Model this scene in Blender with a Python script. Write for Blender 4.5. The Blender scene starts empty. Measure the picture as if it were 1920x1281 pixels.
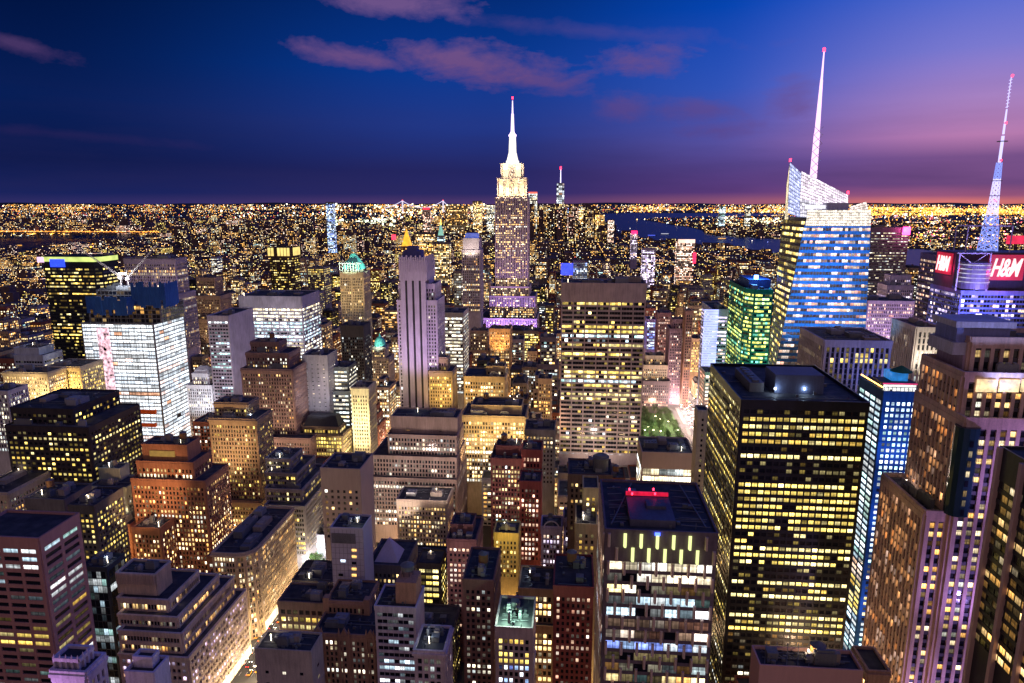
import bpy, math, random
import numpy as np
from mathutils import Vector

R = math.radians
random.seed(7)
rng = np.random.default_rng(11)
SC = bpy.context.scene
COL = SC.collection

# ------------------------------------------------------------------ camera
CAMZ = 260.0
PITCH, YAW, FOC = R(11.6), R(5.03), 1280.0
cam_d = bpy.data.cameras.new('camera')
cam_d.lens = 24.0; cam_d.sensor_width = 36.0
cam_d.clip_start = 1.0; cam_d.clip_end = 200000.0
cam = bpy.data.objects.new('camera', cam_d); COL.objects.link(cam)
cam.location = (0, 0, CAMZ); cam.rotation_euler = (R(90) - PITCH, 0, YAW)
SC.camera = cam

_r = np.array([math.cos(YAW), math.sin(YAW), 0.0])
_f0 = np.array([-math.sin(YAW), math.cos(YAW), 0.0])
_z = np.array([0, 0, 1.0])
_fw = math.cos(PITCH) * _f0 - math.sin(PITCH) * _z
_up = math.sin(PITCH) * _f0 + math.cos(PITCH) * _z
def ray(px, py):
    return _fw + (px - 960) / FOC * _r - (py - 640.5) / FOC * _up
def at(px, py, Y):                     # world point on that line of sight at distance Y down the avenue
    d = ray(px, py); t = Y / d[1]
    return np.array([d[0] * t, Y, CAMZ + d[2] * t])
def onz(px, py, z=0.0):
    d = ray(px, py); t = (z - CAMZ) / d[2]
    return np.array([d[0] * t, d[1] * t, z])
def proj(p):
    q = np.asarray(p, float) - np.array([0, 0, CAMZ])
    w = q @ _fw
    return 960 + FOC * (q @ _r) / w, 640.5 - FOC * (q @ _up) / w, w

def proj_n(P):
    q = P - np.array([0, 0, CAMZ]); w = q @ _fw
    return 960 + FOC * (q @ _r) / w, 640.5 - FOC * (q @ _up) / w
# ------------------------------------------------------------------ render settings
SC.view_settings.view_transform = 'Standard'
SC.view_settings.look = 'None'
SC.view_settings.exposure = 0.12
SC.view_settings.gamma = 1.0
cy = SC.cycles
cy.max_bounces = 4; cy.diffuse_bounces = 2; cy.glossy_bounces = 2; cy.transmission_bounces = 2
cy.sample_clamp_indirect = 1.0; cy.sample_clamp_direct = 30.0
cy.caustics_reflective = False; cy.caustics_refractive = False
cy.use_light_tree = True
cy.use_denoising = True

# ------------------------------------------------------------------ node helper
class NT:
    def __init__(s, tree): s.t = tree; s.n = tree.nodes; s.l = tree.links
    def add(s, kind, ins=None, **kw):
        n = s.n.new(kind)
        for k, v in kw.items(): setattr(n, k, v)
        for k, v in (ins or {}).items():
            if isinstance(v, bpy.types.NodeSocket): s.l.new(v, n.inputs[k])
            else: n.inputs[k].default_value = v
        return n
    def math(s, op, a, b=0.0, c=None, clamp=False):
        n = s.n.new('ShaderNodeMath'); n.operation = op; n.use_clamp = clamp
        for i, v in enumerate((a, b) if c is None else (a, b, c)):
            if isinstance(v, bpy.types.NodeSocket): s.l.new(v, n.inputs[i])
            else: n.inputs[i].default_value = v
        return n.outputs[0]
    def mix(s, f, a, b, blend='MIX'):
        n = s.n.new('ShaderNodeMix'); n.data_type = 'RGBA'; n.blend_type = blend; n.clamp_factor = True
        for k, v in ((0, f), (6, a), (7, b)):
            if isinstance(v, bpy.types.NodeSocket): s.l.new(v, n.inputs[k])
            else: n.inputs[k].default_value = v if k == 0 else (*v[:3], 1)
        return n.outputs[2]
    def ramp(s, f, stops, interp='LINEAR'):
        n = s.n.new('ShaderNodeValToRGB'); n.color_ramp.interpolation = interp
        e = n.color_ramp.elements
        while len(e) < len(stops): e.new(0.5)
        for el, (p, c) in zip(e, stops):
            el.position = p; el.color = (*c, 1) if len(c) == 3 else c
        s.l.new(f, n.inputs[0]); return n.outputs[0]

def lin(r, g, b):                      # sRGB 0-255 to linear
    return tuple(((c / 255 + 0.055) / 1.055) ** 2.4 if c > 10 else c / 255 / 12.92 for c in (r, g, b))

# ------------------------------------------------------------------ sky
world = bpy.data.worlds.new('World'); SC.world = world; world.use_nodes = True
W = NT(world.node_tree); W.n.clear()
tc = W.add('ShaderNodeTexCoord')
sp = W.add('ShaderNodeSeparateXYZ', {0: tc.outputs['Generated']})
az = W.math('ARCTAN2', sp.outputs[0], sp.outputs[1])
hyp = W.math('SQRT', W.math('ADD', W.math('MULTIPLY', sp.outputs[0], sp.outputs[0]), W.math('MULTIPLY', sp.outputs[1], sp.outputs[1])))
el = W.math('ARCTAN2', sp.outputs[2], hyp)
v = W.math('DIVIDE', el, R(20), clamp=True)
def colramp(stops): return W.ramp(v, [(p, lin(*c)) for p, c in stops])
rampL = colramp([(0, (46, 44, 100)), (.03, (22, 34, 92)), (.14, (14, 26, 76)), (.35, (7, 30, 86)), (.6, (2, 22, 70)), (.85, (0, 15, 50)), (1, (0, 12, 42))])
rampC = colramp([(0, (78, 56, 108)), (.03, (44, 42, 102)), (.12, (36, 38, 98)), (.3, (34, 56, 136)), (.5, (8, 58, 146)), (.75, (4, 44, 118)), (1, (2, 34, 95))])
rampM = colramp([(0, (150, 88, 118)), (.035, (94, 60, 122)), (.10, (92, 66, 134)), (.22, (92, 84, 164)), (.42, (52, 88, 192)), (.7, (6, 72, 184)), (1, (0, 54, 150))])
rampR = colramp([(0, (235, 128, 120)), (.02, (164, 92, 128)), (.06, (116, 76, 130)), (.15, (120, 82, 138)), (.22, (184, 124, 176)), (.34, (170, 132, 196)), (.5, (124, 122, 208)), (.7, (74, 104, 208)), (1, (36, 78, 186))])
def rng01(x, a, b):
    n = W.add('ShaderNodeMapRange', {0: x, 1: a, 2: b}, interpolation_type='SMOOTHSTEP' if (b - a) > .3 and x is az else 'LINEAR'); n.clamp = True
    return n.outputs[0]
def azd(px): return math.atan((px - 960) / 1307) - YAW
c = W.mix(rng01(az, azd(60), azd(900)), rampL, rampC)
c = W.mix(rng01(az, azd(900), azd(1520)), c, rampM)
c = W.mix(rng01(az, azd(1320), azd(1860)), c, rampR)
# soft streaky haze bands near the horizon
stv = W.add('ShaderNodeCombineXYZ', {0: az, 1: W.math('MULTIPLY', el, 9.0), 2: 0.0})
st = W.add('ShaderNodeTexNoise', {'Vector': stv.outputs[0], 'Scale': 2.6, 'Detail': 5.0, 'Roughness': 0.55})
band = W.math('MULTIPLY', rng01(st.outputs[0], .42, .72), rng01(el, R(9), R(1)))
c = W.mix(W.math('MULTIPLY', band, .4), c, lin(44, 40, 88))
# clouds: (px, py, half width, half height, tilt, density)
clouds = [(655, 104, 95, 17, -.12, .85), (905, 122, 170, 30, -.10, 1.0), (1010, 150, 90, 20, -.15, .7), (1208, 112, 92, 26, -.05, .85), (725, 6, 140, 22, -.06, .9),
          (20, 80, 80, 14, -.2, .4), (1170, 200, 60, 26, 0, .5), (1290, 205, 75, 22, -.05, .5), (1498, 196, 46, 34, -.1, .5), (1350, 246, 70, 16, 0, .4),
          (120, 252, 200, 8, -.05, .07), (1120, 60, 260, 14, -.1, .2)]
nz = W.add('ShaderNodeTexNoise', {'Vector': W.add('ShaderNodeCombineXYZ', {0: az, 1: W.math('MULTIPLY', el, 2.6), 2: 3.3}).outputs[0], 'Scale': 9.0, 'Detail': 7.0, 'Roughness': 0.6, 'Distortion': .6})
nz2 = W.add('ShaderNodeTexNoise', {'Vector': W.add('ShaderNodeCombineXYZ', {0: az, 1: W.math('MULTIPLY', el, 2.0), 2: 9.3}).outputs[0], 'Scale': 26.0, 'Detail': 6.0, 'Roughness': 0.65})
tot = None
for (px, py, hw, hh, tilt, dens) in clouds:
    d0 = ray(px, py); a0 = math.atan2(d0[0], d0[1]); e0 = math.atan2(d0[2], math.hypot(d0[0], d0[1]))
    s = 1 / 1307.0
    dx = W.math('SUBTRACT', az, a0); dy = W.math('SUBTRACT', el, e0)
    x2 = W.math('DIVIDE', dx, hw * s); y2 = W.math('DIVIDE', W.math('SUBTRACT', dy, W.math('MULTIPLY', dx, tilt)), hh * s)
    rr = W.math('ADD', W.math('MULTIPLY', x2, x2), W.math('MULTIPLY', y2, y2))
    rr = W.math('ADD', W.math('SQRT', rr), W.math('MULTIPLY', W.math('SUBTRACT', nz.outputs[0], .5), 2.6))
    rr = W.math('ADD', rr, W.math('MULTIPLY', W.math('SUBTRACT', nz2.outputs[0], .5), 1.5))
    m = W.math('MULTIPLY', rng01(rr, 1.2, .15), dens)
    tot = m if tot is None else W.math('MAXIMUM', tot, m)
ccol = W.mix(rng01(el, R(5), R(14)), lin(104, 62, 112), lin(122, 90, 142))
c = W.mix(W.math('MULTIPLY', tot, .85), c, ccol)
# the sky behind the camera carries the glow of the city's lit squares
bk = W.math('MULTIPLY', rng01(sp.outputs[1], .15, -.6), rng01(el, R(68), R(12)))
c = W.mix(bk, c, (.30, .20, .17))
bg = W.add('ShaderNodeBackground', {'Color': c, 'Strength': 0.92})
W.l.new(bg.outputs[0], W.add('ShaderNodeOutputWorld').inputs[0])

# ------------------------------------------------------------------ materials
_mc = {}
def wallmat(rgb, rough=.85, var=.4, scale=.25, metal=0.0, brick=False):
    key = (tuple(rgb), rough, var, scale, metal, brick)
    if key in _mc: return _mc[key]
    m = bpy.data.materials.new('wall_%d' % len(_mc)); m.use_nodes = True
    t = NT(m.node_tree); b = t.n['Principled BSDF']
    g = t.add('ShaderNodeNewGeometry')
    n1 = t.add('ShaderNodeTexNoise', {'Vector': g.outputs['Position'], 'Scale': scale * .35, 'Detail': 4.0})
    mp = t.add('ShaderNodeMapping', {'Vector': g.outputs['Position'], 'Scale': (1.0, 1.0, .12)})
    n2 = t.add('ShaderNodeTexNoise', {'Vector': mp.outputs[0], 'Scale': scale * 4, 'Detail': 3.0})
    n3 = t.add('ShaderNodeTexNoise', {'Vector': g.outputs['Position'], 'Scale': 1.9, 'Detail': 2.0})
    f = t.math('ADD', t.math('MULTIPLY', n1.outputs[0], .9), t.math('ADD', t.math('MULTIPLY', n2.outputs[0], .9), t.math('MULTIPLY', n3.outputs[0], .5)))
    f = t.math('MULTIPLY', t.math('SUBTRACT', f, 1.15), var * 2.2)
    f = t.math('ADD', f, 1.0)
    mul = t.mix(1.0, rgb, (1, 1, 1), 'MULTIPLY')
    cc = t.add('ShaderNodeVectorMath', {0: mul}, operation='SCALE'); t.l.new(f, cc.inputs['Scale'])
    t.l.new(cc.outputs[0], b.inputs['Base Color'])
    b.inputs['Roughness'].default_value = rough; b.inputs['Metallic'].default_value = metal
    b.inputs['Specular IOR Level'].default_value = .3
    _mc[key] = m; return m

def emat(name, rgb, st, vary=0.0, scale=.5):
    m = bpy.data.materials.new(name); m.use_nodes = True
    t = NT(m.node_tree); b = t.n['Principled BSDF']
    b.inputs['Base Color'].default_value = (.06, .06, .06, 1)
    b.inputs['Emission Color'].default_value = (*rgb, 1); b.inputs['Emission Strength'].default_value = st
    if vary:
        g = t.add('ShaderNodeNewGeometry')
        n = t.add('ShaderNodeTexNoise', {'Vector': g.outputs['Position'], 'Scale': scale, 'Detail': 3.0})
        t.l.new(t.math('MULTIPLY', t.math('ADD', t.math('MULTIPLY', t.math('SUBTRACT', n.outputs[0], .5), vary * 4), 1.0, clamp=False), st), b.inputs['Emission Strength'])
    m.cycles.emission_sampling = 'NONE'
    return m

def window_material():
    m = bpy.data.materials.new('window_glass'); m.use_nodes = True
    t = NT(m.node_tree); b = t.n['Principled BSDF']
    a = t.add('ShaderNodeAttribute', attribute_name='glow')
    uv = t.add('ShaderNodeUVMap', uv_map='uv')
    s = t.add('ShaderNodeSeparateXYZ', {0: uv.outputs[0]})
    off = t.add('ShaderNodeCombineXYZ', {0: a.outputs['Alpha'], 1: t.math('MULTIPLY', a.outputs['Alpha'], 7.3), 2: a.outputs['Alpha']})
    vv = t.add('ShaderNodeVectorMath', {0: uv.outputs[0], 1: off.outputs[0]}, operation='ADD')
    n1 = t.add('ShaderNodeTexNoise', {'Vector': vv.outputs[0], 'Scale': 3.1, 'Detail': 2.0})
    # painted glow: brighter head as from ceiling lights, darker sill as behind furniture
    top = t.math('MULTIPLY', t.math('SMOOTH_MIN', s.outputs[1], .8, .2), .9)
    k = t.math('MULTIPLY', t.math('ADD', .5, top), t.math('ADD', .25, t.math('MULTIPLY', n1.outputs[0], 1.5)))
    ra = t.math('FRACT', t.math('MULTIPLY', a.outputs['Alpha'], 3.17))
    blind = t.math('GREATER_THAN', s.outputs[1], t.math('ADD', .35, t.math('MULTIPLY', ra, 1.1)))
    k = t.math('MULTIPLY', k, t.math('SUBTRACT', 1.0, t.math('MULTIPLY', blind, .55)))
    strip = t.math('GREATER_THAN', t.math('SINE', t.math('MULTIPLY', t.math('ADD', s.outputs[0], ra), 18.0)), .3)
    k = t.math('MULTIPLY', k, t.math('ADD', .85, t.math('MULTIPLY', strip, .35)))
    fr = t.math('FRACT', s.outputs[0])
    mull = t.math('GREATER_THAN', t.math('ABSOLUTE', t.math('SUBTRACT', fr, .5)), .035)
    k = t.math('MULTIPLY', k, t.math('ADD', .35, t.math('MULTIPLY', mull, .65)))
    cc = t.add('ShaderNodeVectorMath', {0: a.outputs['Color']}, operation='SCALE'); t.l.new(k, cc.inputs['Scale'])
    b.inputs['Base Color'].default_value = (.012, .014, .022, 1)
    b.inputs['Roughness'].default_value = .12
    t.l.new(cc.outputs[0], b.inputs['Emission Color']); b.inputs['Emission Strength'].default_value = 1.75
    m.cycles.emission_sampling = 'NONE'
    return m
WIN = window_material()

def roofmat():
    m = bpy.data.materials.new('roofing'); m.use_nodes = True
    t = NT(m.node_tree); b = t.n['Principled BSDF']; g = t.add('ShaderNodeNewGeometry')
    n = t.add('ShaderNodeTexNoise', {'Vector': g.outputs['Position'], 'Scale': .22, 'Detail': 5.0})
    vr = t.add('ShaderNodeTexVoronoi', {'Vector': g.outputs['Position'], 'Scale': .12})
    f = t.mix(t.math('MULTIPLY', vr.outputs['Color'], .6), t.ramp(n.outputs[0], [(.3, (.012, .013, .02)), (.7, (.09, .085, .09))]), (.03, .032, .04))
    t.l.new(f, b.inputs['Base Color']); b.inputs['Roughness'].default_value = .8
    return m
ROOF = roofmat()
METAL = wallmat((.16, .165, .18), .5, .3)
WOOD = wallmat((.26, .13, .06), .8, .3)
DARKM = wallmat((.03, .03, .035), .6, .3)
ROOF_FILL = emat('roof_fill_light', (1, .85, .6), 12)
RED = emat('beacon_red', (1, .02, .05), 9)

# ------------------------------------------------------------------ mesh building
class MB:
    def __init__(s): s.v = []; s.f = []; s.k = 0; s.g = []; s.uv = []
    def add(s, vs, fs):
        s.v.append(np.asarray(vs, float)); s.f.extend([[i + s.k for i in q] for q in fs]); s.k += len(vs)
    def box(s, x0, x1, y0, y1, z0, z1):
        s.add([(x0, y0, z0), (x1, y0, z0), (x1, y1, z0), (x0, y1, z0), (x0, y0, z1), (x1, y0, z1), (x1, y1, z1), (x0, y1, z1)],
              [(0, 3, 2, 1), (4, 5, 6, 7), (0, 1, 5, 4), (1, 2, 6, 5), (2, 3, 7, 6), (3, 0, 4, 7)])
    def obox(s, o, u, n, a0, a1, z0, z1, d0, d1):   # box along a facade: a along u, d out along n
        p = lambda a, d, z: (o[0] + u[0] * a + n[0] * d, o[1] + u[1] * a + n[1] * d, z)
        s.add([p(a0, d1, z0), p(a1, d1, z0), p(a1, d0, z0), p(a0, d0, z0), p(a0, d1, z1), p(a1, d1, z1), p(a1, d0, z1), p(a0, d0, z1)],
              [(0, 3, 2, 1), (4, 5, 6, 7), (0, 1, 5, 4), (1, 2, 6, 5), (2, 3, 7, 6), (3, 0, 4, 7)])
    def prism(s, pts, z0, z1, top=None):
        n = len(pts); top = top or pts
        s.add([(x, y, z0) for x, y in pts] + [(x, y, z1) for x, y in top],
              [tuple(range(n))[::-1], tuple(range(n, 2 * n))] + [(i, (i + 1) % n, n + (i + 1) % n, n + i) for i in range(n)])
    def cyl(s, x, y, r0, r1, z0, z1, n=12):
        c0 = [(x + r0 * math.cos(2 * math.pi * i / n), y + r0 * math.sin(2 * math.pi * i / n)) for i in range(n)]
        c1 = [(x + r1 * math.cos(2 * math.pi * i / n), y + r1 * math.sin(2 * math.pi * i / n)) for i in range(n)]
        s.prism(c0, z0, z1, c1)
    def bar(s, p, q, r, n=4):
        p, q = Vector(p), Vector(q); d = (q - p).normalized()
        a = d.cross(Vector((0, 0, 1)));
        if a.length < 1e-3: a = Vector((1, 0, 0))
        a.normalize(); b = d.cross(a)
        ring = [a * math.cos(2 * math.pi * (i + .5) / n) * r + b * math.sin(2 * math.pi * (i + .5) / n) * r for i in range(n)]
        s.add([tuple(p + k) for k in ring] + [tuple(q + k) for k in ring],
              [tuple(range(n)), tuple(range(n, 2 * n))[::-1]] + [(i, n + i, n + (i + 1) % n, (i + 1) % n) for i in range(n)])
    def build(s, name, mat, parent=None, base=None):
        if not s.v: return None
        me = bpy.data.meshes.new(name)
        V = np.concatenate(s.v)
        if base is not None: V = V - np.asarray(base, float)
        me.from_pydata(V.tolist(), [], s.f); me.update()
        me.materials.append(mat)
        o = bpy.data.objects.new(name, me); COL.objects.link(o)
        if base is not None and parent is None: o.location = base
        if parent is not None: o.parent = parent
        return o

def winmesh(name, quads, glow, parent=None, base=(0, 0, 0), kind=None, tri=False):
    """quads: (N,4,3) array; glow: (N,4) rgb + random phase."""
    N = len(quads)
    if N == 0: return None
    me = bpy.data.meshes.new(name)
    V = (quads - np.asarray(base, float)).reshape(-1, 3)
    me.vertices.add(4 * N); me.vertices.foreach_set('co', V.ravel())
    me.loops.add(4 * N); me.loops.foreach_set('vertex_index', np.arange(4 * N, dtype=np.int32))
    me.polygons.add(N); me.polygons.foreach_set('loop_start', np.arange(0, 4 * N, 4, dtype=np.int32))
    me.update(calc_edges=True)
    at_ = me.attributes.new('glow', 'FLOAT_COLOR', 'FACE'); at_.data.foreach_set('color', glow.astype(np.float32).ravel())
    uv = me.uv_layers.new(name='uv'); uv.data.foreach_set('uv', np.tile(np.array([0, 0, 1, 0, 1, 1, 0, 1], np.float32), N))
    me.materials.append(WIN)
    o = bpy.data.objects.new(name, me); COL.objects.link(o)
    if parent is not None: o.parent = parent
    if kind: o['kind'] = kind
    return o

def thing(name, label, cat, loc=(0, 0, 0), group=None):
    o = bpy.data.objects.new(name, None); COL.objects.link(o); o.location = loc
    o['label'] = label; o['category'] = cat
    if group: o['group'] = group
    return o
def tag(o, label, cat, group=None):
    o['label'] = label; o['category'] = cat
    if group: o['group'] = group
    return o
def struct(o, kind='structure'): o['kind'] = kind; return o

# ------------------------------------------------------------------ window light palettes (colour, weight)
PAL = {
    'yellow': [((1, .72, .16), 4), ((1, .82, .34), 3), ((1, .62, .12), 1)],
    'warm': [((1, .66, .25), 4), ((1, .8, .48), 3), ((1, .5, .13), 1.5), ((.95, .95, .8), .7)],
    'orange': [((1, .5, .12), 4), ((1, .64, .25), 3), ((1, .8, .5), 1)],
    'white': [((1, .92, .72), 4), ((.85, .95, .95), 2), ((1, .82, .5), 2)],
    'cool': [((.62, .85, 1), 3), ((.9, .97, 1), 3), ((.5, .85, .8), 1)],
    'mixed': [((1, .76, .35), 4), ((1, .9, .65), 2), ((.75, .92, .95), 1), ((1, .5, .15), 1), ((.45, .8, .8), .4)],
    'rose': [((1, .62, .42), 3), ((1, .8, .66), 3), ((1, .45, .3), 1)],
    'green': [((.95, .95, .2), 4), ((.6, .95, .35), 2), ((.2, .85, .6), 1)],
    'blue': [((.4, .6, 1), 3), ((.8, .9, 1), 3), ((.25, .35, 1), 1)],
    'ivory': [((1, .84, .58), 4), ((1, .76, .48), 2), ((1, .93, .8), 2)],
    'work': [((.9, .95, 1), 5), ((.78, .88, 1), 4), ((1, .75, .7), .5), ((1, .5, .3), .25)],
    'lilac': [((.8, .65, 1), 3), ((1, .85, 1), 2), ((1, .7, .5), 1)],
}
def pick(pal, n):
    L = PAL[pal]; w = np.array([x[1] for x in L], float); w /= w.sum()
    return np.array([x[0] for x in L])[rng.choice(len(L), n, p=w)]

def style(**k):
    d = dict(fl=3.8, bay=3.2, wf=.55, hf=.5, rel=.35, wall=(.36, .28, .2), pf=.15, q=.9, r=.2, pal='warm', st=1.0,
             mode='row', top=4.0, rough=.85, var=.4, dim=.3, vary=.55, coh=.6, tank=False, units=3, cornice=0.0, rowpal=None, spand=None, roofz=0, corner=1.0, bands=None, par=1.1)
    d.update(k); return d

class Bld:
    """collects the meshes of one building"""
    def __init__(s): s.wall = MB(); s.sp = MB(); s.win = []; s.roof = MB()
    def facade(s, p, q, z0, z1, S, tier=0, seed=0):
        """facade from ground point p to q (left to right seen from outside) between z0 and z1"""
        p = np.array(p[:2], float); q = np.array(q[:2], float)
        d = q - p; Wd = np.linalg.norm(d); u = d / Wd; n = np.array([u[1], -u[0]])
        if .3 < S['wf'] < .62 and S['bay'] < 4 and not S.get('ribbed'):
            S = dict(S); S['bay'] *= .84; S['fl'] *= .93; S['wf'] = min(.66, S['wf'] * 1.22); S['hf'] = min(.7, S['hf'] * 1.22)
        zt = z1 - S['top']; H = zt - z0
        if H < S['fl'] or Wd < 2: return
        nf = max(1, int(round(H / S['fl']))); fl = H / nf
        mar = min(S['corner'], Wd * .15)
        nb = max(1, int(round((Wd - 2 * mar) / S['bay']))); bay = (Wd - 2 * mar) / nb
        ww, wh = bay * S['wf'], fl * S['hf']; rel = S['rel']
        if rel > 0:
            pw = bay - ww
            a = [(0, mar + pw / 2)] + [(mar + bay * i - pw / 2, mar + bay * i + pw / 2) for i in range(1, nb)] + [(Wd - mar - pw / 2, Wd)]
            if pw > .02:
                for a0, a1 in a: s.wall.obox(p, u, n, a0, a1, z0, zt, -.1, rel)
            sh = fl - wh
            if sh > .05:
                tgt = s.sp if S['spand'] else s.wall
                dd = rel * (.55 if S['spand'] or S.get('ribbed') else .9)
                for k in range(nf):
                    zz = z0 + k * fl
                    tgt.obox(p, u, n, .03, Wd - .03, zz, zz + sh * .5, -.1, dd)
                    tgt.obox(p, u, n, .03, Wd - .03, zz + fl - sh * .5, zz + fl + .001, -.1, dd)
            if S.get('big'):
                ev, bw, bp = S['big']; nn = max(1, int(round(Wd / ev)))
                for i in range(nn + 1):
                    cx_ = Wd * i / nn; s.wall.obox(p, u, n, max(-.01, cx_ - bw / 2), min(Wd + .01, cx_ + bw / 2), z0, z1 - .03, -.1, rel + bp)
            if S.get('belt', 5) and S['wf'] < .67 and rel < .55:
                for k in range(nf - 2, 0, -S.get('belt', 5)):
                    zz = z0 + k * fl; s.wall.obox(p, u, n, -.1, Wd + .1, zz - .3, zz + .25, -.1, rel + .22)
            s.wall.obox(p, u, n, -.02, Wd + .02, zt, z1 - .02, -.1, rel + .02 + S['cornice'] * .4)
            if S['cornice'] > 0: s.wall.obox(p, u, n, -S['cornice'], Wd + S['cornice'], z1 - 1.3, z1 - .1, -.1, S['cornice'] + rel)
        # lights
        K, I = np.meshgrid(np.arange(nf), np.arange(nb), indexing='ij'); K = K.ravel(); I = I.ravel()
        rs = np.random.default_rng(seed * 7919 + tier * 31 + 5)
        rowlit = rs.random(nf) < S['pf']
        if S['bands']:
            for (f0, f1, on) in S['bands']:
                rowlit[int(f0 * nf):max(int(f0 * nf) + 1, int(f1 * nf))] = bool(on)
        pr = np.where(rowlit[K], S['q'], S['r'])
        # neighbours tend to be lit together
        base = rs.random((nf, nb)); sm = (base + np.roll(base, 1, 1) * .9 + np.roll(base, 2, 1) * .5) / 2.4
        base = np.argsort(np.argsort(sm.ravel())) / max(1, sm.size - 1)
        lit = np.where(rs.random(len(K)) < S['coh'], base, rs.random(len(K))) < pr
        rowcol = pick(S['pal'], nf); colr = np.where((rs.random(len(K)) < .6)[:, None], rowcol[K], pick(S['pal'], len(K)))
        if S['rowpal']:
            for (f0, f1, pn) in S['rowpal']:
                mk = (K >= f0 * nf) & (K < f1 * nf); colr[mk] = pick(pn, int(mk.sum()))
        br = S['st'] * np.clip(rs.lognormal(-.15, S['vary'], len(K)), .15, 2.6) * np.where(rs.random(nf) < .3, .6, 1.05)[K]
        g = np.where(lit[:, None], colr * br[:, None], 0)
        half = (~lit) & (rs.random(len(K)) < S['dim'])
        g[half] = colr[half] * (.035 + .13 * rs.random(int(half.sum())) ** 2)[:, None] * S['st']
        glow = np.concatenate([g, rs.random((len(K), 1)) * 40], 1)
        a0 = mar + I * bay + (bay - ww) / 2 - (.02 if rel else 0); a1 = a0 + ww + (.04 if rel else 0)
        c0 = z0 + K * fl + (fl - wh) / 2 - .02; c1 = c0 + wh + .04
        off = .04
        def P(a, z): return np.stack([p[0] + u[0] * a + n[0] * off, p[1] + u[1] * a + n[1] * off, z], 1)
        quads = np.stack([P(a0, c0), P(a1, c0), P(a1, c1), P(a0, c1)], 1)
        s.win.append((quads, glow, tier * 1000 + K))
    def tier(s, pts, z0, z1, S, tier=0, seed=0, zvis=0, parapet=True):
        """prism with facades on the sides that face the viewer's half; pts counter-clockwise"""
        s.wall.prism(pts, z0, z1)
        n = len(pts); cen = np.mean(np.array(pts), 0)
        for i in range(n):
            a, b = np.array(pts[i]), np.array(pts[(i + 1) % n]); d = b - a
            nn = np.array([d[1], -d[0]]); mid = (a + b) / 2
            if nn @ (-mid) > 0 and not (S.get('blankside') and abs(nn[0]) > abs(nn[1])): s.facade(a, b, max(z0, min(zvis, z1 - S['fl'] * 2)), z1, style(**{**S, **S['side']}) if S.get('side') and abs(nn[0]) > abs(nn[1]) else S, tier, seed + i)
            else:
                if S['rel'] > 0:
                    Wd = np.linalg.norm(d); u = d / Wd; s.wall.obox(a, u, np.array([u[1], -u[0]]), 0, Wd, z1 - S['top'], z1 - .03, -.1, S['rel'])
        if parapet:
            ph = S['par']
            for i in range(n):
                a, b = np.array(pts[i]), np.array(pts[(i + 1) % n]); d = b - a; L = np.linalg.norm(d); u = d / L
                s.wall.obox(a, u, np.array([u[1], -u[0]]), -S['rel'] * .5, L + S['rel'] * .5, z1 - .2, z1 + ph - .01 * i, -.35, S['rel'] + .05)
        c_ = np.mean(np.array(pts), 0); q = [tuple(c_ + (np.array(t_) - c_) * .985) for t_ in pts]
        s.roof.prism(q, z1 - .1, z1 + .06)

def rect(x0, x1, y0, y1): return [(x0, y0), (x1, y0), (x1, y1), (x0, y1)]
def cham(x0, x1, y0, y1, c):
    return [(x0 + c, y0), (x1 - c, y0), (x1, y0 + c), (x1, y1 - c), (x1 - c, y1), (x0 + c, y1), (x0, y1 - c), (x0, y0 + c)]
def ngon(cx, cy_, rx, ry, n, ph=0): return [(cx + rx * math.cos(2 * math.pi * (i + ph) / n), cy_ + ry * math.sin(2 * math.pi * (i + ph) / n)) for i in range(n)]

def T(xl, xr, yt, Y, D=None, yb=None):
    """box whose front top edge runs from pixel xl to xr at height yt, Y metres away"""
    a, b = at(xl, yt, Y), at(xr, yt, Y); z = at((xl + xr) / 2, yt, Y)[2]
    if yb is not None: D = onz((xl + xr) / 2, yb, z)[1] - Y
    return [a[0], b[0], Y, Y + D, z]

FOOT = []      # footprints of the buildings placed by hand: x0, x1, y0, y1
SIL = []       # silhouettes for the filler buildings: px0, px1, top, visible-down-to, distance
def water_tank(x, y, z, parent, base, r=2.3, h=4.2, mat=None):
    m = MB()
    for i in range(6):
        a = math.pi * 2 * i / 6; m.bar((x + r * .8 * math.cos(a), y + r * .8 * math.sin(a), z), (x + r * .8 * math.cos(a), y + r * .8 * math.sin(a), z + 3), .16)
    l = m.build('tank_leg_frame', DARKM, None, base); l.location = (0, 0, 0)
    m = MB(); m.cyl(x, y, r, r * .96, z + 3, z + 3 + h, 14)
    t_ = m.build('water_tank', mat or WOOD, parent, base)
    l.parent = t_
    m = MB(); m.cyl(x, y, r * 1.06, .1, z + 3 + h, z + 3 + h + 1.4, 14)
    c_ = m.build('tank_cap', METAL, None, base); c_.location = (0, 0, 0); c_.parent = t_

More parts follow.
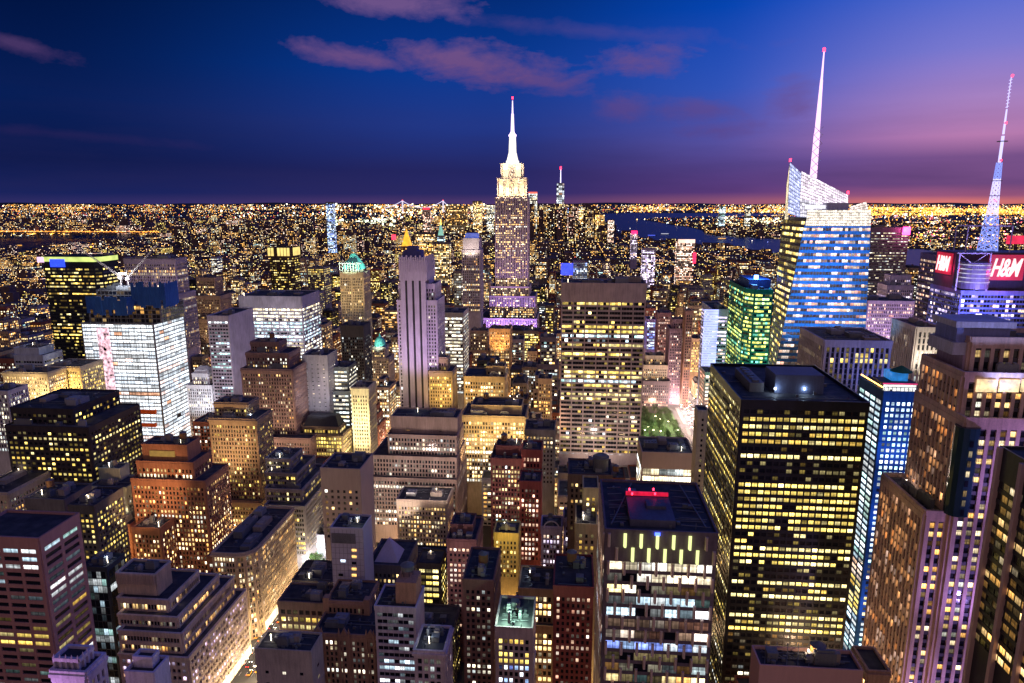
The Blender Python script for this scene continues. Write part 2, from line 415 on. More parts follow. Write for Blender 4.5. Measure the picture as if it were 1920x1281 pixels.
def clutter(root, base, x0, x1, y0, y1, z, S, seed):
    r_ = random.Random(seed * 13 + 1); w, d = x1 - x0, y1 - y0
    if w < 6 or d < 6: return
    for k in range(S['units']):
        m = MB(); uw, ud, uh = r_.uniform(.08, .3) * w, r_.uniform(.12, .34) * d, r_.uniform(1.5, 4.6)
        x = r_.uniform(x0 + 1.5, x1 - uw - 1.5); y = r_.uniform(y0 + 1.5, y1 - ud - 1.5); zz = z + .1 + .02 * k
        m.box(x, x + uw, y, y + ud, zz, zz + uh)
        if k % 2 == 0:
            nn = max(1, int(uw / 2.4))
            for i in range(nn): m.cyl(x + (i + .5) * uw / nn, y + ud * .5, .8, .8, zz + uh, zz + uh + .6, 10)
        else:
            m.box(x + uw * .1, x + uw * .9, y + ud * .2, y + ud * .6, zz + uh, zz + uh + .8)
            m.bar((x + uw, y + ud * .5, zz + .6), (min(x1 - 1, x + uw + 3), y + ud * .5, zz + .6), .25)
        m.build('roof_unit', [wallmat((.3, .3, .32), .5, .3), METAL, wallmat((.34, .28, .24), .8)][k % 3], root, base)
    m = MB()
    for k in range(9):
        x = r_.uniform(x0 + 1, x1 - 2.5); y = r_.uniform(y0 + 1, y1 - 2.5); m.box(x, x + r_.uniform(.5, 1.6), y, y + r_.uniform(.5, 1.6), z, z + r_.uniform(.5, 1.5))
    x = r_.uniform(x0 + 1, x1 - 4.5); y = r_.uniform(y0 + 1, y1 - 4.5); m.box(x, x + 3.2, y, y + 3.2, z, z + 2.7); m.box(x - .15, x + 3.35, y - .15, y + 3.35, z + 2.7, z + 2.9)
    for k in range(5):
        x = r_.uniform(x0 + 1, x1 - 1); y = r_.uniform(y0 + 1, y1 - 1)
        m.bar((x, y, z), (x, y, z + r_.uniform(1, 2.4)), .12)
    for k in range(3):
        y = r_.uniform(y0 + 1, y1 - 1); m.bar((x0 + 1, y, z + .5), (x1 - 1, y, z + .5), .18)
    m.build('pipework', METAL, root, base)
    if r_.random() < .4:
        lx, ly = r_.uniform(x0 + 2, x1 - 2), r_.uniform(y0 + 2, y1 - 2); m = MB(); m.bar((lx, ly, z), (lx, ly, z + 3), .09); m.cyl(lx, ly, .22, .22, z + 3, z + 3.3, 8)
        m.build('roof_and_fill_lamp', ROOF_FILL, root, base); point((lx, ly, z + 3.7), r_.choice([(1, .75, .45), (.75, .9, 1), (1, .85, .65)]), r_.uniform(150, 500), .3)  # lamp added at random to brighten the roof clutter
    if S['tank']: water_tank(r_.uniform(x0 + 4, x1 - 4) if w > 9 else (x0 + x1) / 2, y0 + d * r_.uniform(.35, .75), z, root, base)

HN = [0]
def hero(name, label, cat, tiers, S, yv=None, group=None, shapes=None, styles=None, clut=True, extra=None, winlimit=100, wings=()):
    """tiers from the top down; each is [x0,x1,y0,y1,z]; the last reaches the ground"""
    HN[0] += 1; seed = HN[0]
    x0, x1 = min(t[0] for t in tiers), max(t[1] for t in tiers); y0, y1 = min(t[2] for t in tiers), max(t[3] for t in tiers)
    base = np.array([(x0 + x1) / 2, (y0 + y1) / 2, 0.0])
    root = thing(name, label, cat, tuple(base), group)
    B = Bld(); top = tiers[0]
    yv_ = yv if yv is not None else 1500
    for i, t in enumerate(tiers):
        zlow = tiers[i + 1][4] if i + 1 < len(tiers) else 0.0
        zv = max(0, at(proj(((t[0] + t[1]) / 2, t[2], t[4]))[0], yv_, t[2])[2] - 12)
        pts = shapes(t, i) if shapes else rect(t[0], t[1], t[2], t[3])
        Si = styles[i] if styles else S
        B.tier(pts, zlow, t[4], Si, i, seed * 11 + i, zv)
    for j, (t, Sw) in enumerate(wings):
        Sw = Sw or S; zv = max(0, at(proj(((t[0] + t[1]) / 2, t[2], t[4]))[0], yv_, t[2])[2] - 12)
        B.tier(rect(*t[:4]), 0, t[4], Sw, 20 + j, seed * 11 + 40 + j, zv)
        if clut: clutter(root, base, t[0] + 1, t[1] - 1, t[2] + 1, t[3] - 1, t[4], dict(Sw, units=2, tank=False), seed + 80 + j)
    if wings: register([w_[0] for w_ in wings], yv_)
    B.wall.build('wall', wallmat(S['wall'], S['rough'], S['var']), root, base)
    if B.sp.v: B.sp.build('spandrel', wallmat(S['spand'], .5, .2), root, base)
    B.roof.build('roof', ROOF, root, base)
    emit_windows(B, S, root, base, winlimit)
    if clut:
        clutter(root, base, top[0] + 1, top[1] - 1, top[2] + 1, top[3] - 1, top[4], S, seed)
        for i in range(1, min(3, len(tiers))):
            t, p_ = tiers[i], tiers[i - 1]
            if p_[2] - t[2] > 7: clutter(root, base, t[0] + 1, t[1] - 1, t[2] + 1, p_[2] - 1, t[4], dict(S, units=2, tank=False), seed + 50 + i)
    register(tiers, yv_)
    return root, base, B

def register(tiers, yv_):
    for t in tiers:
        FOOT.append((t[0], t[1], t[2], t[3]))
        pa = [proj((x, y, t[4])) for x in (t[0], t[1]) for y in (t[2], t[3])]
        SIL.append((min(p[0] for p in pa), max(p[0] for p in pa), min(p[1] for p in pa), yv_, t[2]))

def emit_windows(B, S, root, base, winlimit=100):
    if not B.win: return
    Q = np.concatenate([w[0] for w in B.win]); G = np.concatenate([w[1] for w in B.win]); K = np.concatenate([w[2] for w in B.win])
    if S['mode'] != 'stuff':
        c = Q.mean(1); e1 = proj_n(Q[:, 0]); e2 = proj_n(Q[:, 2]); area = np.abs((e1[0] - e2[0]) * (e1[1] - e2[1]))
        inside = (e1[0] > 0) & (e1[0] < 1920) & (e1[1] < 1281) & (e2[1] > 0)
        o_ = np.argsort(-(area * inside + c[:, 2] * .001)); big = area[o_] * inside[o_] > 7
        one = o_[big][:winlimit]; rest = np.setdiff1d(o_, one)
        for i in one: winmesh('window', Q[i:i + 1], G[i:i + 1], root, base)
        winmesh('windows', Q[rest], G[rest], root, base, 'stuff')
    else:
        winmesh('windows', Q, G, root, base, 'stuff')

def spot(pos, target, rgb, power, ang=80, size=1.0, blend=.8):
    l = bpy.data.lights.new('flood_and_fill_light', 'SPOT'); l.color = rgb; l.energy = power; l.spot_size = R(ang); l.spot_blend = blend; l.shadow_soft_size = size
    o = bpy.data.objects.new('flood_and_fill_light', l); COL.objects.link(o); o.location = pos
    o.rotation_euler = (Vector(target) - Vector(pos)).to_track_quat('-Z', 'Y').to_euler(); return o
def point(pos, rgb, power, size=.6):
    l = bpy.data.lights.new('lamp_and_fill_light', 'POINT'); l.color = rgb; l.energy = power; l.shadow_soft_size = size
    o = bpy.data.objects.new('lamp_and_fill_light', l); COL.objects.link(o); o.location = pos; return o

# ------------------------------------------------------------------ ground, streets and water
def sheet(name, pts, z, mat):
    m = MB(); m.add([(x, y, z) for x, y in pts], [tuple(range(len(pts)))]); o = m.build(name, mat); return struct(o)
def groundmat():
    m = bpy.data.materials.new('city_ground'); m.use_nodes = True
    t = NT(m.node_tree); b = t.n['Principled BSDF']; g = t.add('ShaderNodeNewGeometry')
    n = t.add('ShaderNodeTexNoise', {'Vector': g.outputs['Position'], 'Scale': .02, 'Detail': 8.0})
    t.l.new(t.ramp(n.outputs[0], [(.3, (.02, .02, .022)), (.7, (.06, .055, .05))]), b.inputs['Base Color']); b.inputs['Roughness'].default_value = .9
    return m
GM = groundmat()
ASPH = wallmat((.055, .055, .06), .7, .3, .5)
PAVE = wallmat((.22, .21, .2), .85, .25, .8)
WHITE = wallmat((.75, .75, .75), .7, .1)
sheet('ground', [(-70000, -300), (70000, -300), (70000, 62000), (-70000, 62000)], 0.0, GM)
def watermat():
    m = bpy.data.materials.new('river_water'); m.use_nodes = True
    t = NT(m.node_tree); b = t.n['Principled BSDF']; g = t.add('ShaderNodeNewGeometry')
    n = t.add('ShaderNodeTexNoise', {'Vector': g.outputs['Position'], 'Scale': .03, 'Detail': 4.0})
    bp = t.add('ShaderNodeBump', {'Height': n.outputs[0], 'Strength': .5, 'Distance': 6.0})
    t.l.new(bp.outputs[0], b.inputs['Normal'])
    b.inputs['Base Color'].default_value = (.004, .012, .035, 1); b.inputs['Roughness'].default_value = .3; b.inputs['Specular IOR Level'].default_value = .12
    return m
WATER = watermat()
def pxpoly(L, z=0.0): return [tuple(onz(x, y, z)[:2]) for x, y in L]
BAY = pxpoly([(1128, 401), (1190, 399.5), (1300, 400), (1470, 401), (1470, 404), (1230, 409), (1200, 412), (1250, 420), (1300, 428), (1345, 441), (1460, 449), (1640, 462), (1760, 470), (1980, 484), (1980, 540), (1760, 512), (1640, 500), (1460, 476), (1330, 462), (1230, 450), (1170, 440), (1148, 428), (1132, 414)])
sheet('bay_water', BAY, .3, WATER)
EAST = pxpoly([(-120, 446), (150, 441), (245, 441), (290, 447), (190, 457), (90, 462), (60, 480), (-120, 492)])
sheet('river_water', EAST, .3, WATER)
AV5, AV6 = -180.0, 150.0
AVS = [(-1000, 24), (-760, 24), (-560, 24), (-440, 30), (-315, 22), (AV5, 30), (AV6, 30), (400, 28), (650, 26), (900, 26), (1150, 26)]
def street_y(k): return 60 + 80.5 * k
for x, w in AVS: sheet('avenue', [(x - w / 2 + 4, 0), (x + w / 2 - 4, 0), (x + w / 2 - 4, 2600), (x - w / 2 + 4, 2600)], .03 + .001 * AVS.index((x, w)), ASPH)
for k in range(0, 30):
    y = street_y(k); sheet('cross_street', [(-1400, y - 6), (1400, y - 6), (1400, y + 6), (-1400, y + 6)], .012 + .0005 * k, ASPH)
# pavements with a kerb and lane markings on the two avenues one can see into
def avenue_detail(x, w, ya, yb):
    m = MB()
    k = 0
    while street_y(k) < yb:
        a, b = street_y(k) + 7, street_y(k + 1) - 7; k += 1
        if b < ya: continue
        for s in (-1, 1): m.box(min(x + s * (w / 2), x + s * (w / 2 - 4)), max(x + s * (w / 2), x + s * (w / 2 - 4)), a, b, 0, .16)
    struct(m.build('pavement', PAVE))
    m = MB()
    for lane in (-5.4, -1.8, 1.8, 5.4):
        y = ya
        while y < yb:
            m.add([(x + lane - .08, y, .06), (x + lane + .08, y, .06), (x + lane + .08, y + 3, .06), (x + lane - .08, y + 3, .06)], [(0, 1, 2, 3)]); y += 9
    k = 0
    while street_y(k) < yb:
        for yy in (street_y(k) - 9, street_y(k) + 6.5):
            if yy > ya:
                for i in range(12): m.add([(x - w / 2 + 4.5 + i * 1.8, yy, .062), (x - w / 2 + 5.2 + i * 1.8, yy, .062), (x - w / 2 + 5.2 + i * 1.8, yy + 3, .062), (x - w / 2 + 4.5 + i * 1.8, yy + 3, .062)], [(0, 1, 2, 3)])
        k += 1
    struct(m.build('road_markings', WHITE))
avenue_detail(AV5, 30, 250, 800); avenue_detail(AV6, 30, 600, 1100)

# ------------------------------------------------------------------ the buildings one can tell apart
PINK = (.46, .23, .21); TAN = (.42, .31, .22); BRICK = (.26, .10, .07); WHT = (.66, .62, .60); BEI = (.52, .42, .33); GRY = (.32, .31, .33); DRK = (.022, .023, .03); BRN = (.26, .16, .12)

# --- bottom left
hero('office_tower', 'pink granite office tower with wide ribbon windows at the bottom left corner', 'office tower',
     [T(-70, 72, 1010, 230, yb=960)], style(fl=3.45, bay=8.2, wf=.84, hf=.52, rel=.45, wall=PINK, pf=.3, q=.95, r=.12, pal='cool', rowpal=[(.55, .75, 'yellow')], st=.75, mode='single', top=3.2, var=.15, units=0), clut=False)
g2 = hero('gothic_tower', 'small purple-lit stone tower with pinnacled crown in front of the pink granite tower', 'tower',
     [T(104, 148, 1238, 186, D=6), T(98, 160, 1262, 184, D=9)], style(fl=4.2, bay=3.0, wf=.4, hf=.6, wall=(.6, .5, .6), pf=.1, r=.03, mode='single', rel=.7, top=3, cornice=.5), winlimit=40)
t = T(104, 148, 1238, 186, D=6); m = MB()
for k in range(5):
    x = t[0] + (t[1] - t[0]) * k / 4; m.box(x - .35, x + .35, t[2] - .8, t[2], t[4] - 14, t[4] + .9); m.cyl(x, t[2] - .4, .4, .05, t[4] + .9, t[4] + 2.4, 6)
for k in range(3):
    y = t[2] + 1.5 + 2 * k; m.box(t[1], t[1] + .8, y - .35, y + .35, t[4] - 14, t[4] + .9); m.cyl(t[1] + .4, y, .4, .05, t[4] + .9, t[4] + 2.4, 6)
for k in range(4):
    x = t[0] + (t[1] - t[0]) * (k + .5) / 4; m.cyl(x, t[2] - .5, .5, .3, t[4] - 5, t[4] - 3.8, 8)
m.build('pinnacle', wallmat((.6, .5, .6)), g2[0], g2[1])
spot((t[0] - 3, 168, t[4] - 16), (t[0] + 4, 186, t[4] - 4), (.75, .4, 1), 1.6e4, 100, 1)
hero('stone_building', 'purple-lit blank walled building with a box penthouse on its roof at the bottom edge', 'building',
     [T(251, 285, 1236, 188, D=3.5), T(236, 288, 1264, 185, D=8)], style(fl=5, bay=5, wf=.4, hf=.45, wall=(.6, .52, .62), pf=.05, r=.05, mode='single', top=7))
hero('glass_building', 'dark glass building squeezed between the pink granite tower and the stepped terraces', 'building',
     [T(150, 200, 1066, 300, yb=1038)], style(fl=4, bay=2.6, wf=.93, hf=.9, rel=.12, wall=(.05, .06, .08), pf=.2, r=.05, pal='cool', st=.35, mode='single', top=1.5, bands=[(.45, .6, 1)]))
S5 = style(fl=3.9, bay=1.6, wf=.92, hf=.56, rel=.8, ribbed=False, wall=(.7, .53, .41), pf=.25, q=.6, r=.1, pal='warm', st=1.2, mode='single', top=.8, units=2)
sb_ = hero('stepped_office_block', 'beige office block stepping down in broad terraces towards the bright avenue', 'office block',
     [T(220, 290, 1078, 300, yb=1052), T(222, 315, 1125, 296, D=28), T(223, 332, 1157, 291, D=40), T(224, 340, 1187, 286, D=52), T(225, 352, 1232, 282, D=60)],
     S5, styles=[style(**{**S5, 'top': 11, 'wf': .6}), S5, S5, S5, style(**{**S5, 'r': .35, 'pf': .4, 'pal': 'lilac', 'bay': 2.6, 'wf': .7})])
t = T(220, 290, 1078, 300, yb=1052); m = MB(); ct2 = sb_[1]
n_ = int((t[1] - t[0]) / .9)
for k in range(n_ + 1): x = t[0] + (t[1] - t[0]) * k / n_; m.box(x - .2, x + .2, t[2] - 1.25, t[2] - .75, t[4] - 5, t[4] + .8)
for k in range(int((t[3] - t[2]) / .9)): y = t[2] + k * .9; m.box(t[1] + .75, t[1] + 1.2, y - .2, y + .2, t[4] - 11, t[4] + .8)
m.build('wall_rib', wallmat((.7, .53, .41)), sb_[0], sb_[1])
t = T(225, 352, 1232, 282, D=60); m = MB()
for k in range(13): y = t[2] + 4 + k * 4.3; m.box(t[1] + .9, t[1] + 1.3, y, y + 3.4, .8, 6)
m.build('shopfront', emat('shopfront_light_gold', (1, .74, .4), 2.4, .6, .15), sb_[0], sb_[1])
# --- left middle
SB = style(fl=3.5, bay=2.9, wf=.42, hf=.52, rel=.35, wall=(.42, .19, .11), pf=.25, q=.7, r=.32, pal='warm', st=1.4, mode='single', top=3.5, cornice=.3, tank=True)
SBr = style(**{**SB, 'pf': .1, 'r': .12})
fr = hero('brick_tower', 'orange-lit brick tower with a gold panel below its flat top', 'tower',
     [T(266, 350, 836, 404, yb=820), T(256, 362, 868, 400, D=22), T(246, 384, 902, 396, D=30)],
     SB, styles=[style(**{**SB, 'top': 9}), SB, SB], wings=[(T(200, 244, 985, 392, D=26), None), (T(248, 300, 992, 380, D=15), None), (T(388, 402, 1046, 372, D=44), SBr), (T(390, 424, 1078, 364, D=40), SBr), (T(392, 446, 1112, 356, D=44), SBr)])
m = MB(); a = at(280, 845, 403.4); b_ = at(328, 857, 403.4); m.box(a[0], b_[0], 403.2, 403.7, b_[2], a[2]); m.build('gold_panel', emat('gold_panel', (.75, .42, .08), .35, .3), fr[0], fr[1])
hero('limestone_tower', 'brown limestone tower with a pale double cornice beside the orange-lit brick tower', 'tower',
     [T(402, 464, 757, 480, D=17), T(392, 480, 787, 472, D=26), T(386, 487, 940, 468, D=34)], style(fl=3.6, bay=2.6, wf=.42, hf=.5, rel=.35, wall=(.4, .29, .19), pf=.12, q=.6, r=.16, pal='yellow', st=1.1, mode='single', top=4, cornice=.9))
hero('office_block', 'broad black office block with yellow window rows and grey skylights on its roof', 'office block',
     [T(20, 136, 768, 424, yb=730), T(10, 165, 802, 416, D=56)], style(fl=3.7, bay=3.6, wf=.62, hf=.5, rel=.4, wall=(.05, .04, .045), pf=.35, q=.85, r=.25, pal='yellow', st=1.1, mode='single', top=2.5, units=4))
hero('corner_building', 'pale green-grey building with round windows between the black office block and brick tower', 'building',
     [T(182, 224, 880, 420, D=10), T(165, 236, 915, 408, D=20)], style(fl=3.8, bay=3.4, wf=.38, hf=.42, wall=(.42, .46, .38), pf=.3, q=.7, r=.2, pal='white', mode='single', top=5), winlimit=40)
hero('low_office_building', 'low dark building with a yellow-lit side right above the pink granite tower', 'building',
     [T(128, 176, 950, 350, D=26)], style(fl=3.6, bay=3.2, wf=.5, hf=.45, wall=(.09, .085, .09), pf=.3, r=.4, pal='yellow', mode='single'), winlimit=60)
hero('low_office_building', 'low grey blank building with two rooftop tanks at the left edge', 'building',
     [T(47, 120, 938, 366, D=24)], style(fl=4, bay=4, wf=.4, hf=.4, wall=(.16, .15, .16), pf=.05, r=.03, mode='row', tank=True, top=6))
hero('stone_building', 'low cream building with a green copper cornice cut by the left edge', 'building',
     [T(-60, 14, 925, 380, D=60)], style(fl=3.6, bay=3, wf=.42, hf=.45, wall=BEI, pf=.3, r=.15, mode='row', cornice=.8))
# --- construction tower
def net(): return wallmat((.02, .09, .35), .8, .3)
ct = hero('tower_under_construction', 'tower under construction, its open floors blazing white below blue netting', 'tower',
     [T(180, 300, 545, 660, D=30), T(166, 300, 572, 652, D=42), T(152, 287, 607, 645, D=56)],
     style(fl=3.9, bay=8, wf=.995, hf=.76, rel=.3, wall=(.2, .19, .2), pf=1, q=1, r=1, pal='work', st=1.2, vary=.25, mode='single', top=.6, dim=0, par=.3, units=5),
     styles=[style(fl=4, bay=4.2, wf=.9, hf=.8, rel=.25, wall=(.1, .1, .12), pf=.1, q=.3, r=.05, pal='orange', st=.5, top=.5, par=.3), style(fl=4, bay=4.2, wf=.9, hf=.8, rel=.25, wall=(.1, .1, .12), pf=.2, q=.4, r=.1, pal='orange', st=.7, top=.5, par=.3),
             style(fl=3.9, bay=8, wf=.995, hf=.76, rel=.3, pf=1, q=1, r=1, pal='work', st=1.2, vary=.25, top=.6, dim=0, par=.3)], yv=840)
m = MB()
for (xa, xb, ya, yb_) in ((160, 240, 556, 592), (244, 312, 528, 578)):
    a = at(xa, ya, 641); b_ = at(xb, yb_, 641); ns = 13
    for i in range(ns):
        xa_, xb2 = a[0] + (b_[0] - a[0]) * i / ns, a[0] + (b_[0] - a[0]) * (i + .93) / ns; hh = (a[2] - b_[2])
        m.box(xa_, xb2, 640.6 + .2 * (i % 2), 641.2, b_[2] + hh * random.choice([0, 0, .1, .3]), a[2] - hh * random.choice([0, 0, .05, .2]))
    for i in range(7): m.box(b_[0] - .2, b_[0] + .2, 641.4 + i * 3.3, 644.2 + i * 3.3, b_[2] + random.uniform(0, 3), a[2] - random.uniform(0, 2.5))
m.build('blue_netting', net(), ct[0], ct[1])
m = MB()
for px in np.linspace(156, 284, 12):
    a = at(px, 600, 643); m.bar((a[0], 643.6, a[2] + 6), (a[0], 643.6, 20), .22)
for y in np.linspace(650, 698, 6):
    a = at(287, 610, 645); m.bar((a[0] + 1.2, y, a[2] + 6), (a[0] + 1.2, y, 20), .22)
m.build('hoist_rail', METAL, ct[0], ct[1])
m = MB(); a = at(180, 610, 642); b_ = at(202, 610, 642)
m.box(a[0], b_[0], 641.6, 642.8, 40, a[2] - 3); m.build('hoist_shaft', emat('hoist_shaft_light', (1, .6, .7), 1.0, 1.2, .35), ct[0], ct[1])
m = MB()
for py in (775, 800):
    a = at(262, py, 643); b_ = at(288, py, 643); m.box(a[0] - 6, b_[0] + 2.6, 642.4, 643.2, a[2], a[2] + 4); m.box(b_[0] + 1, b_[0] + 2.4, 643.2, 705, a[2], a[2] + 4)
m.build('orange_netting', wallmat((.8, .12, .02), .8, .3), ct[0], ct[1])
for (px, py, tx, ty, lab) in ((232, 520, 132, 455, 'tower crane with its jib raised to the left over the construction tower'), (234, 522, 298, 455, 'tower crane with its jib raised to the right over the construction tower')):
    Yc = 672; p0 = at(px + (6 if tx > px else -6), py, Yc); p1 = at(tx, ty, Yc); zb = T(180, 300, 545, 660, D=30)[4]
    r0 = thing('tower_crane', lab, 'crane', (p0[0], Yc, zb))
    bs = np.array([p0[0], Yc, zb])
    m = MB(); m.bar((p0[0], Yc, zb), (p0[0], Yc, p0[2] + 4), .9); m.build('mast', wallmat((.6, .5, .45), .6), r0, bs)
    m = MB(); dv = p1 - p0; n_ = 14
    for off in (-1.0, 1.0): m.bar(p0 + (0, off, 0), p1 + (0, off, 0), .22)
    m.bar(p0 + (0, 0, 2), p1 + (0, 0, .8), .2)
    for i in range(n_):
        q0 = p0 + dv * i / n_; q1 = p0 + dv * (i + 1) / n_
        m.bar(q0 + (0, -1, 0), q1 + (0, 0, 1.9 - 1.2 * i / n_), .14); m.bar(q0 + (0, 0, 1.9 - 1.2 * i / n_), q1 + (0, 1, 0), .14)
    m.build('jib', wallmat((.6, .5, .45), .6), r0, bs)
    m = MB(); m.box(p0[0] - 2.5, p0[0] + 2.5, Yc - 1.5, Yc + 1.5, p0[2] - 2, p0[2] + 1); m.build('cab', wallmat((.6, .5, .45), .6), r0, bs)
point((at(228, 515, 668)[0], 655, at(228, 515, 668)[2]), (.8, .9, 1), 3e4, .8)
m = MB(); a = at(229, 515, 655)
for k in (-3, 0, 3.4): m.cyl(a[0] + k, 655, .9, .9, a[2], a[2] + 1.6, 8)
tag(m.build('work_light', emat('work_light', (.85, .92, 1), 20), None, (a[0], 655, a[2])), 'glaring white work lights on top of the construction tower', 'work light')
# --- far left group
cr = hero('office_tower', 'black glass tower with a lime-lit roof rim and a blue sign, left of the cranes', 'office tower',
     [T(72, 183, 484, 740, D=40)], style(fl=4.0, bay=2.6, wf=.94, hf=.42, rel=.12, wall=DRK, pf=.3, q=.6, r=.08, pal='yellow', st=1.2, top=11, bands=[(.88, .93, 1), (.8, .86, 1), (.2, .3, 1)]), yv=650, shapes=lambda t, i: cham(t[0], t[1], t[2], t[3], 6))
t = T(72, 183, 484, 740, D=40)
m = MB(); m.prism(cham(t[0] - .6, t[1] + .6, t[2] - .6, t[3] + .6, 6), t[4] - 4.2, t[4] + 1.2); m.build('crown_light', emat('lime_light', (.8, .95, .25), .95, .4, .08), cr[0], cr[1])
m = MB(); m.prism(cham(t[0], t[1], t[2], t[3], 6), t[4] + 1.2, t[4] + 1.7); m.build('crown_roof', DARKM, cr[0], cr[1])
m = MB(); a = at(93, 486, 738); b_ = at(122, 501, 738); m.box(a[0], b_[0], 737.6, 738.6, b_[2], a[2]); m.build('sign_panel', emat('blue_sign', (.02, .06, 1), 1.6, .3), cr[0], cr[1])
m = MB(); a = at(72, 482, 740.5); b_ = at(84, 492, 740.5); m.box(a[0] - 1, b_[0], 739, 741, b_[2], a[2]); m.build('sign_panel', emat('pink_sign', (1, .6, .95), 1.2), cr[0], cr[1])
hero('stone_skyscraper', 'broad mauve stone skyscraper with an arcade under its roof behind the cranes', 'skyscraper',
     [T(232, 328, 486, 830, D=26), T(214, 334, 552, 824, D=40)], style(fl=4, bay=2.8, wf=.45, hf=.6, rel=.5, wall=(.42, .34, .38), pf=.12, r=.08, pal='warm', top=6, cornice=.8), yv=640)
S = style(fl=3.7, bay=2.9, wf=.4, hf=.5, rel=.35, wall=(.7, .58, .38), pf=.7, q=.8, r=.4, pal='warm', st=1.1, top=3, cornice=.6)
hero('stone_building', 'warmly floodlit cream stone building with a dark roof terrace at the left edge', 'building', [T(5, 88, 700, 560, yb=688)], style(**{**S, 'mode': 'single'}), yv=800)
hero('stone_building', 'golden floodlit stone building touching the white construction tower', 'building', [T(86, 150, 689, 588, yb=674)], style(**{**S, 'pal': 'yellow'}), yv=740)
hero('glass_building', 'small bluish glass building with stepped top above the cream floodlit building', 'building', [T(26, 72, 654, 620, D=20), T(26, 80, 668, 616, D=26)], style(fl=3.8, bay=3, wf=.9, hf=.5, rel=.3, wall=(.5, .55, .62), pf=.3, r=.05, pal='white'), yv=690)
hero('stone_building', 'small white floodlit building cut by the left edge beside the black office block', 'building', [T(-30, 14, 735, 480, D=20)], style(fl=3.6, bay=2.6, wf=.45, hf=.55, wall=WHT, pf=.4, r=.3, pal='white', top=2), yv=820)
hero('setback_tower', 'slim brown tower with a narrower top right of the mauve stone skyscraper', 'tower', [T(368, 402, 522, 930, D=22), T(362, 412, 556, 922, D=34), T(360, 418, 600, 915, D=40)], style(fl=3.8, bay=2.6, wf=.4, hf=.55, rel=.5, wall=(.38, .27, .2), pf=.08, r=.1, pal='warm'), yv=690)
hero('office_tower', 'narrow black tower with stacked yellow windows left of the slim brown tower', 'office tower', [T(336, 366, 526, 1000, D=30)], style(fl=3.9, bay=3, wf=.75, hf=.5, wall=DRK, pf=.4, r=.2, pal='yellow'), yv=690)
hero('slab_tower', 'slab tower with a dark grid front and a blank white side wall', 'tower', [T(388, 428, 594, 640, yb=578)], style(fl=3.6, bay=2.8, wf=.8, hf=.5, rel=.25, wall=(.52, .47, .52), pf=.15, r=.12, pal='cool', blankside=True, top=4), yv=740)
bw = hero('office_block', 'broad office block with white and yellow light bands below a plain mauve top floor', 'office block', [T(447, 565, 557, 770, yb=545)], style(fl=4, bay=2.4, wf=.985, hf=.58, rel=.3, wall=(.5, .46, .52), pf=.75, q=.95, r=.45, pal='white', st=1.2, top=13, rowpal=[(.5, .8, 'cool')], big=(9.6, .8, .3)), yv=690)
hero('gothic_tower', 'brown brick tower with ornate setback crown in front of the broad banded office block', 'tower',
     [T(470, 522, 643, 566, D=16), T(461, 540, 664, 558, D=26), T(452, 548, 694, 550, D=34), T(440, 582, 822, 540, D=46)],
     style(fl=3.6, bay=2.7, wf=.38, hf=.5, rel=.5, wall=(.3, .19, .17), pf=.12, q=.6, r=.17, pal='warm', st=1.1, mode='single', top=3, cornice=.5, tank=True), yv=860)
wh = hero('setback_tower', 'small white-lit stone tower with a rounded cap beside the construction tower', 'tower', [T(360, 390, 702, 646, D=14), T(350, 397, 724, 640, D=24)], style(fl=3.6, bay=2.6, wf=.4, hf=.55, rel=.45, wall=(.72, .7, .72), pf=.15, r=.18, pal='white', top=2.5), yv=800, clut=False)
t = T(360, 390, 702, 646, D=14); m = MB(); m.prism(rect(t[0] + 1, t[1] - 1, t[2] + 1, t[3] - 1), t[4], t[4] + 4, rect(t[0] + 2, t[1] - 2, t[2] + 2, t[3] - 2)); m.prism(rect(t[0] + 2, t[1] - 2, t[2] + 2, t[3] - 2), t[4] + 4, t[4] + 7, rect(t[0] + 5, t[1] - 5, t[2] + 5, t[3] - 5)); m.build('cap', wallmat((.7, .72, .75)), wh[0], wh[1])
dk = hero('office_tower', 'dark rounded tower with a glowing yellow colonnade around its top', 'office tower', [T(500, 546, 466, 1160, D=42)], style(fl=4, bay=3, wf=.8, hf=.45, rel=.3, wall=(.08, .05, .04), pf=.4, q=.6, r=.12, pal='yellow', st=1.1, top=16), yv=540, shapes=lambda t, i: cham(t[0], t[1], t[2], t[3], 9), clut=False)
t = T(500, 546, 466, 1160, D=42); m = MB()
for k in range(7):
    if k == 2: continue
    x = t[0] + 2 + k * (t[1] - t[0] - 4) / 7; m.box(x, x + 4.4, t[2] - 1.4, t[2] - .6, t[4] - 13, t[4] + 1)
for k in range(5):
    m.box(t[1] - 1, t[1] + .8, t[2] + 8 + k * 6, t[2] + 12 + k * 6, t[4] - 13, t[4] + 1)
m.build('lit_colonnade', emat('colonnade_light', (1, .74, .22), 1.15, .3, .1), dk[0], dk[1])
hero('office_tower', 'small tower with a yellow-lit top floor right of the glowing colonnade tower', 'office tower', [T(576, 607, 503, 1260, D=34)], style(fl=4, bay=3, wf=.7, hf=.5, wall=(.3, .26, .25), pf=.25, r=.25, pal='yellow', bands=[(.88, 1, 1)], top=1), yv=560)
